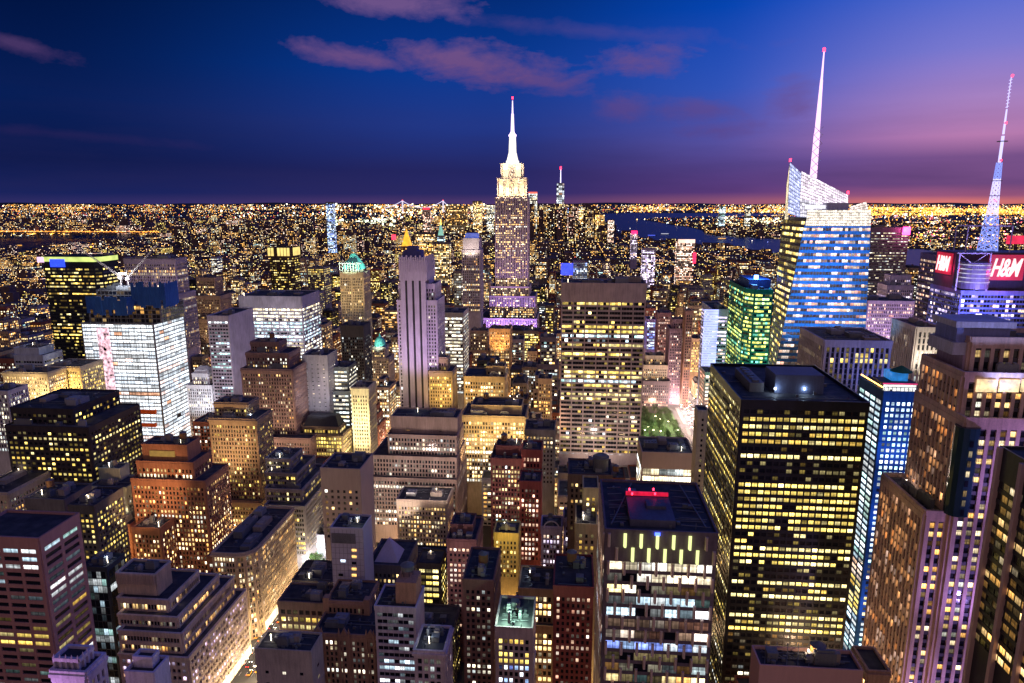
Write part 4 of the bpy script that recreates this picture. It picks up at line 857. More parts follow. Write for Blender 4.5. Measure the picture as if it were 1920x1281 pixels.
for k in range(6): m.cyl(a2[0] + 3.2, a2[1] + 3 + k * 4.8, 1.7, 1.7, dt[4] + 4.5, dt[4] + 5.4, 12)
m.build('cooling_unit', METAL, d_[0], d_[1])
for px in (1452, 1506):
    q = onz(px, 738, dt[4]); m = MB(); m.cyl(q[0], q[1] - .8, .45, .45, dt[4] + 2.2, dt[4] + 3, 8); m.build('lamp', emat('roof_and_fill_lamp', (.7, .85, 1), 22), d_[0], d_[1]); point((q[0], q[1] - 1.6, dt[4] + 2.6), (.55, .75, 1), 600, .3)
# --- blue hotel tower with roof bar
ht = T(1657, 1726, 738, 350, D=30)
h_ = hero('blue_hotel_tower', 'deep blue floodlit tower dotted with small square white windows', 'hotel tower', [ht], style(fl=3.35, bay=2.95, wf=.46, hf=.46, rel=.12, wall=(.02, .1, .32), pf=.9, q=.97, r=.6, pal='cool', st=1.5, dim=.5, top=4, corner=1.2, side=dict(bay=7.4, wf=.8, hf=.62, pal='cool', st=.8), rowpal=[(.16, .3, 'yellow'), (.3, .36, 'rose')], mode='single', units=0), yv=1210)  # blue floodlight is put into the wall colour as well as the spots
for z_ in (60, 110, 150): spot((ht[0] + 9, 322, z_ - 30), (ht[0] + 9, 350, z_ + 10), (.1, .35, 1), 5e4, 100, 1.5)
m = MB()
for i in range(10): x = ht[0] + i * (ht[1] - ht[0]) / 9; m.box(x - .1, x + .1, 350, 350.3, ht[4] + 1, ht[4] + 3.2)
m.box(ht[0], ht[1], 350, 350.2, ht[4] + 3, ht[4] + 3.3); m.build('railing', METAL, h_[0], h_[1])
m = MB(); m.box(ht[0] + 1, ht[1] - 1, 353, 353.4, ht[4] + .2, ht[4] + 3.6); m.build('bar_front', emat('bar_front_light', (.9, .9, .85), 1.3, .6, .6), h_[0], h_[1])
m = MB(); m.box(ht[0] + .5, ht[1] - .5, 352.6, 353.2, ht[4] + 4, ht[4] + 4.5); m.build('bar_canopy', emat('bar_canopy_light', (1, .06, .25), .8, .3), h_[0], h_[1])
m = MB(); m.box(ht[0] + .5, ht[1] - .5, 353.2, 366, ht[4] + 4, ht[4] + 4.6); m.build('bar_roof', DARKM, h_[0], h_[1])
m = MB(); m.box(ht[0] + 6, ht[1] - 4, 356, 366, ht[4] + 4.9, ht[4] + 9); m.build('bar_pavilion', emat('bar_pavilion_light', (.02, .3, .9), .55, .4), h_[0], h_[1])
m = MB(); m.cyl(ht[0] + 12.5, 361, 5.5, .4, ht[4] + 9, ht[4] + 12, 10); m.build('green_canopy', wallmat((.05, .2, .1)), h_[0], h_[1])
m = MB()
for i in range(16): m.cyl(ht[0] - .2, 352 + i * 1.7, .28, .28, ht[4] + 2.4, ht[4] + 2.9, 6)
m.build('string_light', emat('string_light', (1, .5, .1), 10), h_[0], h_[1])
point((ht[0] + 2, 362, ht[4] + 4), (1, .55, .15), 900, .4)
# --- pink granite tower with piers, right
PG = (.62, .42, .38)
SA = style(fl=3.75, bay=3.6, wf=.6, hf=.6, rel=.75, ribbed=True, wall=PG, pf=.2, q=.6, r=.3, pal='warm', st=1.1, mode='single', top=2.5, spand=(.07, .06, .08), par=2.0, side=dict(bay=2.8, wf=.62, hf=.82, rel=1.0, r=.38, pf=.3, st=1.4, pal='warm'))
SV = style(**{**SA, 'wall': PG, 'pf': .2, 'r': .22, 'pal': 'mixed', 'bay': 4.6, 'wf': .72, 'ribbed': True, 'rel': 1.2})
at_ = hero('granite_pier_tower', 'tall pink granite tower with long vertical piers and purple-lit setback top', 'office tower',
     [[157, 205, 278, 299, at(1790, 640, 278)[2]], [150.5, 205, 268, 299, at(1800, 706, 268)[2]], [150, 206, 262, 300, at(1830, 792, 262)[2]]],
     SA, styles=[SA, style(**{**SA, 'top': 2}), SA], yv=1500, wings=[([141, 149.4, 264, 302, onz(1685, 895, 0)[2] + at(1685, 895, 302)[2]], style(**{**SA, 'pal': 'orange', 'pf': .35}))])
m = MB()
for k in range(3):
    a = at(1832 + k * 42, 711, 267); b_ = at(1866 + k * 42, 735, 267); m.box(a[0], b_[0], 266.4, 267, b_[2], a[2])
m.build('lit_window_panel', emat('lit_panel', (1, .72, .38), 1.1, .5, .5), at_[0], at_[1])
ct_ = T(1793, 1909, 606, 279, D=19)
for (za, zb_, inset, mt) in ((ct_[4] - 13, ct_[4] - 8, 0, wallmat((.5, .48, .66))), (ct_[4] - 8, ct_[4] - 2, 1.5, wallmat((.2, .22, .5))), (ct_[4] - 2, ct_[4] + .4, .2, wallmat((.5, .48, .66)))):
    m = MB(); m.box(ct_[0] + inset, ct_[1] - inset, ct_[2] + inset, ct_[3] - inset, za, zb_); m.build('crown_band', mt, at_[0], at_[1])
m = MB(); m.box(ct_[0] + 4, ct_[1] + 6, ct_[2] - .5, ct_[3], ct_[4] - 34, ct_[4] - 13); m.build('crown_base', wallmat((.42, .3, .42)), at_[0], at_[1])
for k in range(3):
    spot((160 + k * 12, 236, 40 + 50 * k), (158 + k * 4, 263, 75 + 50 * k), (.5, .32, 1), .6e5, 110, 1)
spot((ct_[0] + 14, 258, ct_[4] - 26), (ct_[0] + 14, 280, ct_[4] - 3), (.35, .45, 1), 2.5e4, 80)
# rounded glass bay at its corner
m = MB(); q = (149.5, 0, 0); m.prism(ngon(q[0] + 2, 263, 4.4, 4, 14), at(1806, 965, 262)[2], at(1806, 800, 262)[2]); m.build('rounded_glass_bay', wallmat((.02, .05, .07), .15, .2), at_[0], at_[1])
B = Bld(); SG = style(fl=3.75, bay=2.2, wf=.9, hf=.6, rel=0, pf=.12, q=.6, r=.1, pal='warm'); pts = ngon(q[0] + 2, 263, 4.55, 4.15, 14)
for i in range(14):
    a, b_ = pts[i], pts[(i + 1) % 14]
    if (b_[1] - a[1]) * -(a[0]) + -(b_[0] - a[0]) * -(a[1]) > 0: B.facade(a, b_, at(1806, 965, 262)[2], at(1806, 800, 262)[2], SG, 0, 900 + i)
emit_windows(B, dict(SG, mode='row'), at_[0], at_[1])
# --- dark glass tower with pink pillars, bottom right
S5b = style(fl=3.8, bay=3.2, wf=.9, hf=.6, rel=.25, wall=(.03, .032, .05), pf=.25, q=.6, r=.1, pal='orange', st=.9, dim=.5, top=9, rough=.3, mode='single')
a = at(1876, 842, 222); X0 = a[0]; Z0 = a[2]
gl = hero('dark_glass_tower', 'dark glass tower with pink vertical pillars at the bottom right corner', 'office tower', [[X0, X0 + 50, 148, 222, Z0]], S5b, yv=1500)
m = MB()
for k in range(7): y = 221.6 - k * 11.5; m.box(X0 - 1.5, X0 + .4, y - 1.5, y, 5, Z0 - (0 if k == 0 else 1) + 1)
m.build('pillar', wallmat((.55, .38, .44), .7, .15), gl[0], gl[1])
# --- pink roof at the bottom edge
rt = T(1424, 1618, 1258, 196, yb=1222)
rr_ = hero('roof_terrace_building', 'salmon walled flat roof with an orange water tank at the bottom right edge', 'building', [rt], style(fl=4, bay=4, wf=.3, hf=.3, rel=.1, wall=(.66, .38, .34), pf=.1, r=.05, mode='row', top=12, units=3, var=.08, par=1.2))
water_tank(at(1531, 1240, 203)[0], 203, rt[4] - 2, rr_[0], rr_[1], 2.4, 3.4, wallmat((.6, .3, .1)))
m = MB()
for k in range(5):
    x = rt[0] + 2 + k * 3.4; m.bar((x, 198, rt[4]), (x + 2.6, 206, rt[4] + 2.4), .14); m.bar((x, 206, rt[4]), (x + 2.6, 198, rt[4] + 2.4), .14)
m.build('steel_dunnage', METAL, rr_[0], rr_[1])
hero('stone_building', 'low stone building with lit cornice at the foot of the pink granite tower', 'building', [T(1628, 1668, 1262, 236, D=14)], style(fl=3.8, bay=2.8, wf=.5, hf=.55, rel=.4, wall=(.46, .3, .24), pf=.5, r=.4, pal='warm', cornice=.5))
# --- ribbed grey block and neighbours
hero('ribbed_office_block', 'grey ribbed office block with dark flat roof below the blue faceted skyscraper', 'office block', [T(1546, 1672, 641, 486, yb=617)], style(fl=4, bay=3.3, wf=.62, hf=.82, rel=.9, ribbed=True, wall=(.42, .38, .48), pf=.1, q=.7, r=.05, pal='yellow', top=4, bands=[(.76, .9, 1), (.55, .62, 0)], units=4, spand=(.12, .12, .2)), yv=740)
q = at(1640, 700, 470); spot((q[0] + 12, 440, 110), (q[0] + 4, 486, 165), (.2, .3, 1), 1e5, 70, 2)
hero('ribbed_office_tower', 'lilac ribbed tower with fine white verticals right of the faceted skyscraper', 'office tower', [T(1627, 1720, 566, 790, yb=558)], style(fl=4, bay=1.9, wf=.55, hf=.6, rel=.9, ribbed=True, wall=(.62, .5, .66), pf=.4, q=.8, r=.25, pal='rose', st=1.1, top=2), yv=680)
q = at(1674, 620, 760); spot((q[0], 740, 60), (q[0], 790, 130), (.85, .6, 1), 3e5, 80, 2)
pk = hero('office_tower', 'grey glass tower with thin light lines and a magenta glow at its top', 'office tower', [T(1634, 1706, 428, 1010, D=40)], style(fl=4, bay=2.2, wf=.95, hf=.3, rel=.2, wall=(.14, .13, .17), pf=.5, q=.6, r=.12, pal='white', st=.8, top=5), yv=560)
a = at(1699, 431, 1008); m = MB(); m.box(a[0] - 4, a[0] + 5, 1006, 1009, a[2] - 7, a[2] + 4); m.build('sign_light', emat('magenta_sign', (1, .05, .3), 6), pk[0], pk[1]); point((a[0], 1000, a[2]), (1, .1, .35), 3e4, 2)
hero('setback_tower', 'lilac stone tower with stepped square top above the fine ribbed tower', 'tower', [T(1670, 1709, 518, 860, D=16), T(1664, 1713, 537, 852, D=26)], style(fl=3.8, bay=2.6, wf=.45, hf=.5, rel=.4, wall=(.62, .52, .66), pf=.2, r=.2, pal='lilac'), yv=570)
wl = hero('stone_building', 'short stone building with a white floodlit colonnade right of the fine ribbed tower', 'building', [T(1719, 1766, 616, 540, D=40)], style(fl=5, bay=3.2, wf=.5, hf=.8, rel=.9, ribbed=True, wall=(.62, .54, .48), pf=.1, r=.15, pal='white', top=2.5), yv=700)
q = at(1742, 640, 530); spot((q[0], 515, 130), (q[0], 541, 158), (1, .92, .75), 6e4, 100, 1); 
# --- green glass tower and led tower
gg = hero('green_glass_tower', 'emerald glass tower with yellow-green floors and a blue light on its roof', 'office tower', [T(1402, 1450, 545, 700, D=80)], style(fl=4.1, bay=2.4, wf=.95, hf=.55, rel=.2, wall=(.01, .2, .14), pf=.7, q=.85, r=.25, pal='green', st=1.2, top=3, spand=(.02, .3, .2)), yv=690, shapes=lambda t, i: [(t[0] + 7, t[2]), (t[1], t[2]), (t[1], t[3]), (t[0], t[3]), (t[0], t[2] + 12)])
q = at(1418, 520, 720); m = MB(); m.cyl(q[0], 720, 2.2, 2.2, q[2] - 2, q[2] + 2, 10); m.build('roof_light', emat('blue_roof_light', (.1, .35, 1), 14), gg[0], gg[1]); point((q[0], 716, q[2] + 5), (.1, .35, 1), 6e4, 1.5)
m = MB(); m.box(q[0] - 8, q[0] + 14, 716, 760, q[2] - 12, q[2] - 2); m.build('penthouse', wallmat((.05, .1, .3)), gg[0], gg[1])
q = at(1420, 620, 660); spot((q[0], 630, 40), (q[0], 700, 120), (.1, 1, .6), 1.6e5, 90, 2)
le = hero('led_tower', 'blue-white glass tower with a blazing vertical light strip on its corner', 'office tower', [T(1336, 1366, 582, 740, D=60)], style(fl=4, bay=2.6, wf=.94, hf=.5, rel=.25, wall=(.4, .42, .62), pf=.7, q=.85, r=.4, pal='lilac', st=1.1, top=6), yv=700)
a = at(1323, 580, 737); b_ = at(1341, 700, 737); m = MB()
for k in range(26): z_ = b_[2] + (a[2] - b_[2]) * k / 26; m.box(a[0] - 1, b_[0], 738.4, 739.4, z_, z_ + (a[2] - b_[2]) / 26 * .8)
m.build('light_strip', emat('led_strip', (.42, .48, 1), 1.5, .3, .05), le[0], le[1])
hero('glass_building', 'low glass block washed pink-white beside the bright avenue right of the park', 'building', [T(1322, 1348, 700, 700, D=26)], style(fl=4, bay=2.8, wf=.9, hf=.6, rel=.3, wall=(.6, .5, .5), pf=.9, q=.95, r=.8, pal='rose', st=1.3, top=2), yv=780)
hero('office_tower', 'narrow blue-lilac lit tower at the right shoulder of the wide banded tower', 'tower', [T(1213, 1230, 600, 930, D=24)], style(fl=4, bay=2.8, wf=.85, hf=.6, rel=.3, wall=(.4, .3, .7), pf=.9, q=.9, r=.6, pal='blue', st=1.2, top=3), yv=640)
hero('stone_building', 'rose-lit brick building standing behind the park', 'building', [T(1234, 1258, 588, 932, D=26)], style(fl=3.8, bay=2.6, wf=.42, hf=.5, wall=(.5, .28, .28), pf=.3, r=.3, pal='rose'), yv=660)
hero('setback_tower', 'purple-brown tower with a stepped top behind the park', 'tower', [T(1262, 1284, 600, 880, D=18), T(1256, 1290, 618, 874, D=30)], style(fl=3.8, bay=2.6, wf=.42, hf=.5, wall=(.32, .2, .27), pf=.15, r=.25, pal='rose'), yv=790)
hero('gilded_tower', 'tower with orange and white lit pilasters facing the park', 'tower', [T(1212, 1246, 668, 880, D=18), T(1206, 1252, 686, 872, D=26)], style(fl=3.8, bay=2.8, wf=.45, hf=.55, rel=.6, wall=(.55, .45, .35), pf=.4, r=.3, pal='orange', st=1.2), yv=712)
hero('stone_building', 'dark low building facing the park with blue lights on its roof', 'building', [T(1200, 1256, 716, 862, D=24)], style(fl=3.8, bay=3, wf=.42, hf=.5, wall=(.18, .14, .16), pf=.15, r=.15, pal='rose'), yv=765)
hero('narrow_tower', 'narrow reddish-brown tower rising at the left kerb of the bright avenue', 'tower', [T(1286, 1300, 584, 860, D=18)], style(fl=3.8, bay=2.6, wf=.5, hf=.6, rel=.5, wall=(.4, .22, .18), pf=.1, r=.1, pal='warm', units=1), yv=800)
# ------------------------------------------------------------------ tallest landmark, centre
SE = style(fl=3.9, bay=3.0, wf=.5, hf=.55, rel=.9, ribbed=True, wall=(.46, .38, .42), pf=.4, q=.7, r=.3, pal='warm', st=1.6, top=2, spand=(.13, .1, .11), units=0, par=.8)
SE2 = style(**{**SE, 'pf': .1, 'r': .12, 'pal': 'warm'})
E0 = T(939, 981, 308, 1258, D=22); E1 = T(932, 987, 334, 1252, D=34); E2 = T(928, 990, 371, 1246, D=42); E3 = T(920, 992, 538, 1238, D=56); E4 = T(918, 1003, 556, 1230, D=66); E5 = T(899, 1006, 598, 1215, D=84)
es = hero('art_deco_skyscraper', 'tallest stone skyscraper with floodlit gold-white crown and glowing mast', 'skyscraper', [E0, E1, E2, E3, E4, E5], SE, yv=640, clut=False, styles=[SE2, SE2, SE, SE, SE, SE])
cx_, cyy = (E0[0] + E0[1]) / 2, (E0[2] + E0[3]) / 2
def zpx(py, Y=1258): return at(960, py, Y)[2]
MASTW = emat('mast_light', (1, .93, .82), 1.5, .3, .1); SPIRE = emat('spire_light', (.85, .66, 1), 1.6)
m = MB(); m.cyl(cx_, cyy, 12.5, 11.5, zpx(308), zpx(301), 16); m.cyl(cx_, cyy, 10.5, 6.8, zpx(301), zpx(285), 16); m.cyl(cx_, cyy, 6.8, 5.8, zpx(285), zpx(255), 16)
for k in range(4):
    a_ = math.pi / 2 * k + math.pi / 4; m.add([(cx_ + 11 * math.cos(a_) - .6, cyy + 11 * math.sin(a_) - .6, zpx(303)), (cx_ + 11 * math.cos(a_) + .6, cyy + 11 * math.sin(a_) + .6, zpx(303)), (cx_ + 5 * math.cos(a_) + .6, cyy + 5 * math.sin(a_) + .6, zpx(282)), (cx_ + 5 * math.cos(a_) - .6, cyy + 5 * math.sin(a_) - .6, zpx(282)),
       (cx_ + 11 * math.cos(a_ + .1) , cyy + 11 * math.sin(a_ + .1), zpx(290))], [(0, 1, 2, 3), (0, 4, 3), (1, 4, 2)])
m.build('mast', MASTW, es[0], es[1])
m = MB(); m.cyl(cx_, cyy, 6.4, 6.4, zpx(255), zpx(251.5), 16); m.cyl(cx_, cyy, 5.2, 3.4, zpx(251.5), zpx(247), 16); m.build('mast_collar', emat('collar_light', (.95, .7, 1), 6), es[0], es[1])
m = MB(); m.cyl(cx_, cyy, 3.4, 2.2, zpx(247), zpx(212), 8); m.cyl(cx_, cyy, 1.6, .8, zpx(212), zpx(187), 8)
m.build('spire', SPIRE, es[0], es[1])
m = MB(); m.cyl(cx_, cyy, 1.4, 1.4, zpx(184), zpx(180), 8); m.build('beacon', RED, es[0], es[1])
m = MB(); w_ = E1[1] - E1[0]
for f in (.14, .36, .64, .86): x = E1[0] + w_ * f; m.box(x - w_ * .07, x + w_ * .07, 1250.6, 1252.4, E2[4] + .3, E1[4] - 1)
for f in (.22, .78): x = E0[0] + (E0[1] - E0[0]) * f; m.box(x - w_ * .1, x + w_ * .1, 1256.6, 1258.4, E1[4] + .3, E0[4] + 2)
m.build('crown_pier', wallmat((.7, .66, .6)), es[0], es[1])
for f in (.08, .3, .5, .7, .92):
    x = E2[0] + (E2[1] - E2[0]) * f
    spot((x, 1236, E2[4] - 2), (x * .8 + cx_ * .2, 1254, E2[4] + 22), (1, .8, .42), 1.1e5, 95, 1)
for f in (.25, .75):
    x = E1[0] + w_ * f; spot((x, 1238, E1[4] - 2), (cx_ * .4 + x * .6, 1258, E0[4]), (1, .84, .5), 1.1e5, 95, 1)
for f in (.1, .5, .9):
    x = E4[0] + (E4[1] - E4[0]) * f; spot((x, 1185, E4[4] - 75), (x, 1236, E4[4] - 5), (.55, .32, 1), 2.6e5, 90, 2)

# --- striped tower with white crown left of it
s62 = T(866, 900, 470, 1060, D=32)
h62 = hero('setback_tower', 'pinstriped grey tower with white-lit crown and blue-lit roof box left of the tallest skyscraper', 'tower', [T(868, 898, 448, 1062, D=30), s62], style(fl=4, bay=2.8, wf=.5, hf=.6, rel=.9, ribbed=True, wall=(.42, .36, .44), pf=.1, r=.14, pal='warm', top=3), yv=570, styles=[style(fl=22, bay=4.4, wf=.4, hf=.9, rel=.6, pf=1, q=1, r=1, pal='white', st=1.3, top=2), style(fl=4, bay=2.8, wf=.5, hf=.6, rel=.9, ribbed=True, pf=.1, r=.14, pal='warm', top=3)])
spot(((s62[0] + s62[1]) / 2, 1035, s62[4] - 6), ((s62[0] + s62[1]) / 2, 1060, s62[4] + 8), (1, .88, .66), 6e4, 90)
m = MB(); t = T(872, 895, 438, 1064, D=20); m.box(t[0], t[1], t[2], t[3], T(868, 898, 448, 1062, D=30)[4] + .1, t[4]); m.build('roof_box', emat('blue_box', (.12, .2, .9), .5, .4, .2), h62[0], h62[1])

# ------------------------------------------------------------------ faceted glass skyscraper with spire
def lerp(a, b, f): return a + (b - a) * f
def L3(ptop, pbot, Y):
    a, b = at(*ptop, Y), at(*pbot, Y); d = (b - a) / (b[2] - a[2]); return lambda z: a + d * (z - a[2])
Ll = L3((1475, 345), (1439, 690), 656); Lm = L3((1512, 405), (1462, 650), 606); Lr = L3((1633, 405), (1621, 650), 606); Lb = L3((1612, 405), (1602, 650), 668)
zt = at(1570, 408, 606)[2]; ztl = zt + 4
base = np.array([Lm(0)[0] + 20, 630, 0.0])
bo = thing('faceted_skyscraper', 'blue faceted glass skyscraper with slanting lit screens and tall pink-white spire', 'skyscraper', tuple(base))
FOOT.append((Ll(0)[0], Lr(0)[0], 604, 670)); SIL.append((1436, 1636, 300, 690, 606))
m = MB(); P0 = [Lm(0), Lr(0), Lb(0), Ll(0)]; P1 = [Lm(zt), Lr(zt), Lb(zt), Ll(zt)]
m.add([tuple(p) for p in P0 + P1], [(3, 2, 1, 0), (4, 5, 6, 7), (0, 1, 5, 4), (1, 2, 6, 5), (2, 3, 7, 6), (3, 0, 4, 7)])
m.build('wall', wallmat((.04, .16, .5), .25, .15), bo, base)  # the facade's blue light is put into the wall colour
BW = Bld()
def qfacade(A, B_, z0, z1, nf, nb, pal, pf, q, r, st, seed, spand, wf=.9, hf=.5, off=.25, names=True):
    rs = np.random.default_rng(seed); msp = MB()
    for k in range(nf):
        za, zb = lerp(z0, z1, k / nf), lerp(z0, z1, (k + 1) / nf); h = zb - za
        z_lo, z_hi = za + h * (1 - hf) / 2, zb - h * (1 - hf) / 2
        a0, b0, a1, b1 = A(z_lo), B_(z_lo), A(z_hi), B_(z_hi)
        d = b0 - a0; nrm = np.array([d[1], -d[0], 0]); nrm /= np.linalg.norm(nrm)
        i = np.arange(nb); f0 = (i + (1 - wf) / 2) / nb; f1 = (i + 1 - (1 - wf) / 2) / nb
        o_ = nrm * off * .4
        Q = np.stack([a0 + np.outer(f0, b0 - a0), a0 + np.outer(f1, b0 - a0), a1 + np.outer(f1, b1 - a1), a1 + np.outer(f0, b1 - a1)], 1) + o_
        p_ = q if rs.random() < pf else r
        base_ = rs.random(nb); base_ = (base_ + np.roll(base_, 1) + np.roll(base_, 2)) / 3; base_ = np.argsort(np.argsort(base_)) / nb
        lit = base_ < p_; col = pick(pal, nb) * (st * np.clip(rs.lognormal(-.1, .5, nb), .2, 2.4))[:, None]
        dimc = pick(pal, nb) * .06; g = np.where(lit[:, None], col, dimc)
        winmesh('window_row', Q, np.concatenate([g, rs.random((nb, 1)) * 40], 1), bo, base)
        s0, s1, t0, t1 = A(zb - h * (1 - hf) * .5 + .0), B_(zb - h * (1 - hf) * .5), A(zb + h * (1 - hf) * .5), B_(zb + h * (1 - hf) * .5)
        o2 = nrm * off
        msp.add([tuple(s0 + o2), tuple(s1 + o2), tuple(t1 + o2), tuple(t0 + o2), tuple(s0), tuple(s1), tuple(t1), tuple(t0)], [(0, 1, 2, 3), (4, 5, 1, 0), (3, 2, 6, 7)])
    for i in range(nb + 1):
        a0, a1 = A(z0) + (B_(z0) - A(z0)) * i / nb, A(z1) + (B_(z1) - A(z1)) * i / nb
        if i % 2 == 0: msp.bar(a0 + nrm * off, a1 + nrm * off, .14)
    msp.build('spandrel', spand, bo, base)
BLUE = wallmat((.05, .22, .5), .3, .5)  # blue light on the facade is put into the spandrel colour
zlow = at(1540, 700, 606)[2] - 10
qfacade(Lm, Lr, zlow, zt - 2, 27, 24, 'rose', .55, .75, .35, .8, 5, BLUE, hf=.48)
qfacade(Ll, Lm, zlow, zt - 2, 27, 14, 'yellow', .45, .75, .15, 1.2, 6, wallmat((.12, .11, .12), .4, .2))
for px, pz in ((1500, 640), (1560, 640), (1610, 640), (1540, 560), (1600, 520)):
    q = at(px, pz, 560); spot((q[0], 540, q[2] - 20), (q[0] + 4, 606, q[2] + 50), (.08, .42, 1), 1.5e5, 85, 2)
emit_windows(BW, style(mode='single'), bo, base, 100)
def screen(pts, Y, nx, ny, name, col, st, thick=.6):
    """upright screen of lit glass panes; pts: bl, br, tr, tl as pixels"""
    P = [at(*p, Y) for p in pts]
    m = MB(); m.add([tuple(p) for p in P] + [tuple(p + (0, thick, 0)) for p in P], [(0, 1, 2, 3), (7, 6, 5, 4), (0, 4, 5, 1), (1, 5, 6, 2), (2, 6, 7, 3), (3, 7, 4, 0)])
    m.build(name + '_frame', METAL, bo, base)
    Q = []
    for i in range(nx):
        for j in range(ny):
            f = lambda u, v: lerp(lerp(P[0], P[1], u), lerp(P[3], P[2], u), v) + (0, -.15, 0)
            Q.append([f((i + .07) / nx, (j + .06) / ny), f((i + .93) / nx, (j + .06) / ny), f((i + .93) / nx, (j + .94) / ny), f((i + .07) / nx, (j + .94) / ny)])
    Q = np.array(Q); n = len(Q); sh = np.clip(rng.normal(1, .18, (n, 1)), .4, 1.5)
    winmesh(name, Q, np.concatenate([np.array(col) * st * sh, rng.random((n, 1)) * 30], 1), bo, base)
screen([(1510, 424), (1633, 424), (1633, 394), (1514, 394)], 605, 30, 6, 'lit_screen', (1, .86, .7), 1.0)
screen([(1477, 400), (1500, 408), (1508, 330), (1481, 304)], 640, 7, 14, 'lit_screen', (.55, .6, 1), .9)
screen([(1471, 412), (1478, 412), (1481, 306), (1475, 345)], 641, 2, 18, 'lit_screen', (1, .8, .5), .8)
screen([(1500, 372), (1590, 400), (1590, 366), (1503, 321)], 636, 22, 8, 'lit_screen', (.95, .8, .95), .95)
screen([(1500, 408), (1592, 408), (1592, 396), (1500, 372)], 634, 22, 5, 'lit_screen', (.85, .8, .95), .8)
screen([(1593, 408), (1632, 408), (1624, 378), (1593, 388)], 612, 10, 6, 'lit_screen', (1, .82, .75), .9)
m = MB(); a = at(1548, 376, 626); b_ = at(1586, 408, 626); m.box(a[0], b_[0], 622, 632, zt, a[2] - 2); m.build('plant_room', wallmat((.6, .58, .68)), bo, base)
m = MB(); m.box(a[0] - 18, a[0] - 1, 621.6, 622, a[2] - 7, a[2] - 4); m.build('lit_strip', emat('lit_strip', (.95, .92, 1), 1.2, .3, .2), bo, base)
m = MB()
for (px, py, Y) in ((1482, 301, 640), (1590, 362, 636)): q = at(px, py, Y); m.cyl(q[0], Y, 1.0, 1.0, q[2] - 1, q[2] + 1.6, 8)
m.build('beacon', RED, bo, base)
a = at(1525, 330, 645); b_ = at(1543.5, 97, 645); zb = zt; m = MB(); sx = at(1525, 330, 645)[0]
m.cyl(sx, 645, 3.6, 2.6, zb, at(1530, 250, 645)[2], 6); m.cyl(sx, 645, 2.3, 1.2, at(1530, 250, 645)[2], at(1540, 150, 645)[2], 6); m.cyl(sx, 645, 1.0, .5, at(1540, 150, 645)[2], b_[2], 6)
m.build('spire', emat('spire_floodlit_glow', (1, .6, .97), 1.45), bo, base)  # floodlight on the spire is put in as a glow of its own
m = MB()
zz = zb
while zz < at(1530, 250, 645)[2]:
    m.bar((sx - 3.8, 641, zz), (sx + 3.6, 641, zz + 7), .22); m.bar((sx + 3.8, 641, zz), (sx - 3.6, 641, zz + 7), .22); zz += 7
m.build('spire_lattice', wallmat((.6, .5, .65)), bo, base)
m = MB(); m.cyl(sx, 645, 1.1, 1.1, b_[2], b_[2] + 3, 8); m.build('beacon', RED, bo, base)

# ------------------------------------------------------------------ tower with antenna mast and red signs
tb = T(1802, 1965, 548, 600, D=50)
ts = hero('antenna_office_tower', 'blue-violet lit tower with boxy steel crown below a lattice antenna mast', 'office tower', [tb, T(1760, 1800, 700, 640, D=30)], style(fl=4, bay=2.6, wf=.92, hf=.6, rel=.25, wall=(.22, .24, .6), pf=.3, q=.6, r=.22, pal='lilac', st=.9, top=2, spand=(.16, .25, .8), units=0), yv=690)
crown = T(1796, 1925, 474, 612, D=34); lw = T(1760, 1800, 480, 640, D=26)
m = MB(); m.box(crown[0], crown[1] + 20, crown[2] + 2, crown[3], tb[4], crown[4]); m.build('crown_block', wallmat((.08, .07, .14), .6), ts[0], ts[1])
hero('office_tower', 'dark glass tower behind the small red sign left of the antenna tower', 'office tower', [T(1758, 1802, 480, 650, D=30)], style(fl=4, bay=2.8, wf=.85, hf=.5, rel=.3, wall=(.12, .08, .16), pf=.25, r=.2, pal='rose', rowpal=[(.2, .45, 'blue')]), yv=690, clut=False)
q = at(1826, 538, 601); m = MB(); m.prism(ngon(q[0], 604, 11.5, 11.5, 20), at(1826, 541, 601)[2], at(1826, 492, 601)[2]); m.build('corner_drum', wallmat((.2, .17, .3), .35), ts[0], ts[1])
m = MB()
for k in range(5): z_ = at(1826, 496 + k * 8, 601)[2]; m.prism(ngon(q[0], 604, 11.9, 11.9, 20), z_ - .5, z_ + .3)
m.build('drum_band', emat('drum_light', (.8, .75, 1), .55, .8, .15), ts[0], ts[1])
m = MB(); za, zb = at(1826, 545, 598)[2], at(1826, 474, 598)[2]
for px in (1797, 1855): a = at(px, 500, 596); m.box(a[0] - .5, a[0] + .5, 595.5, 596.5, za, zb)
a, b_ = at(1797, 474, 596), at(1855, 474, 596); m.box(a[0] - .5, b_[0] + .5, 595.4, 596.6, a[2] - 1, a[2]); m.bar((a[0], 596, a[2]), ((a[0] + b_[0]) / 2, 596, a[2] - 9), .4); m.bar((b_[0], 596, a[2]), ((a[0] + b_[0]) / 2, 596, a[2] - 9), .4)
for (x0, x1, y0, y1, Y) in ((1816, 1892, 424, 476, 618),):
    a, b_ = at(x0, y0, Y), at(x1, y1, Y)
    for x in (a[0], b_[0]):
        m.bar((x, Y, b_[2]), (x, Y, a[2]), .5); m.bar((x, Y + 18, b_[2]), (x, Y + 18, a[2]), .5); m.bar((x, Y, a[2]), (x, Y + 18, a[2]), .5)
    for yy in (Y, Y + 18): m.bar((a[0], yy, a[2]), (b_[0], yy, a[2]), .5)
m.build('steel_frame', wallmat((.62, .55, .8), .5), ts[0], ts[1])
for (px, py) in ((1850, 600), (1890, 600), (1840, 560), (1900, 540)):
    q = at(px, py, 560); spot((q[0], 555, q[2] - 10), (q[0] + 2, 600, q[2] + 8), (.35, .3, 1), 7e4, 100, 2)
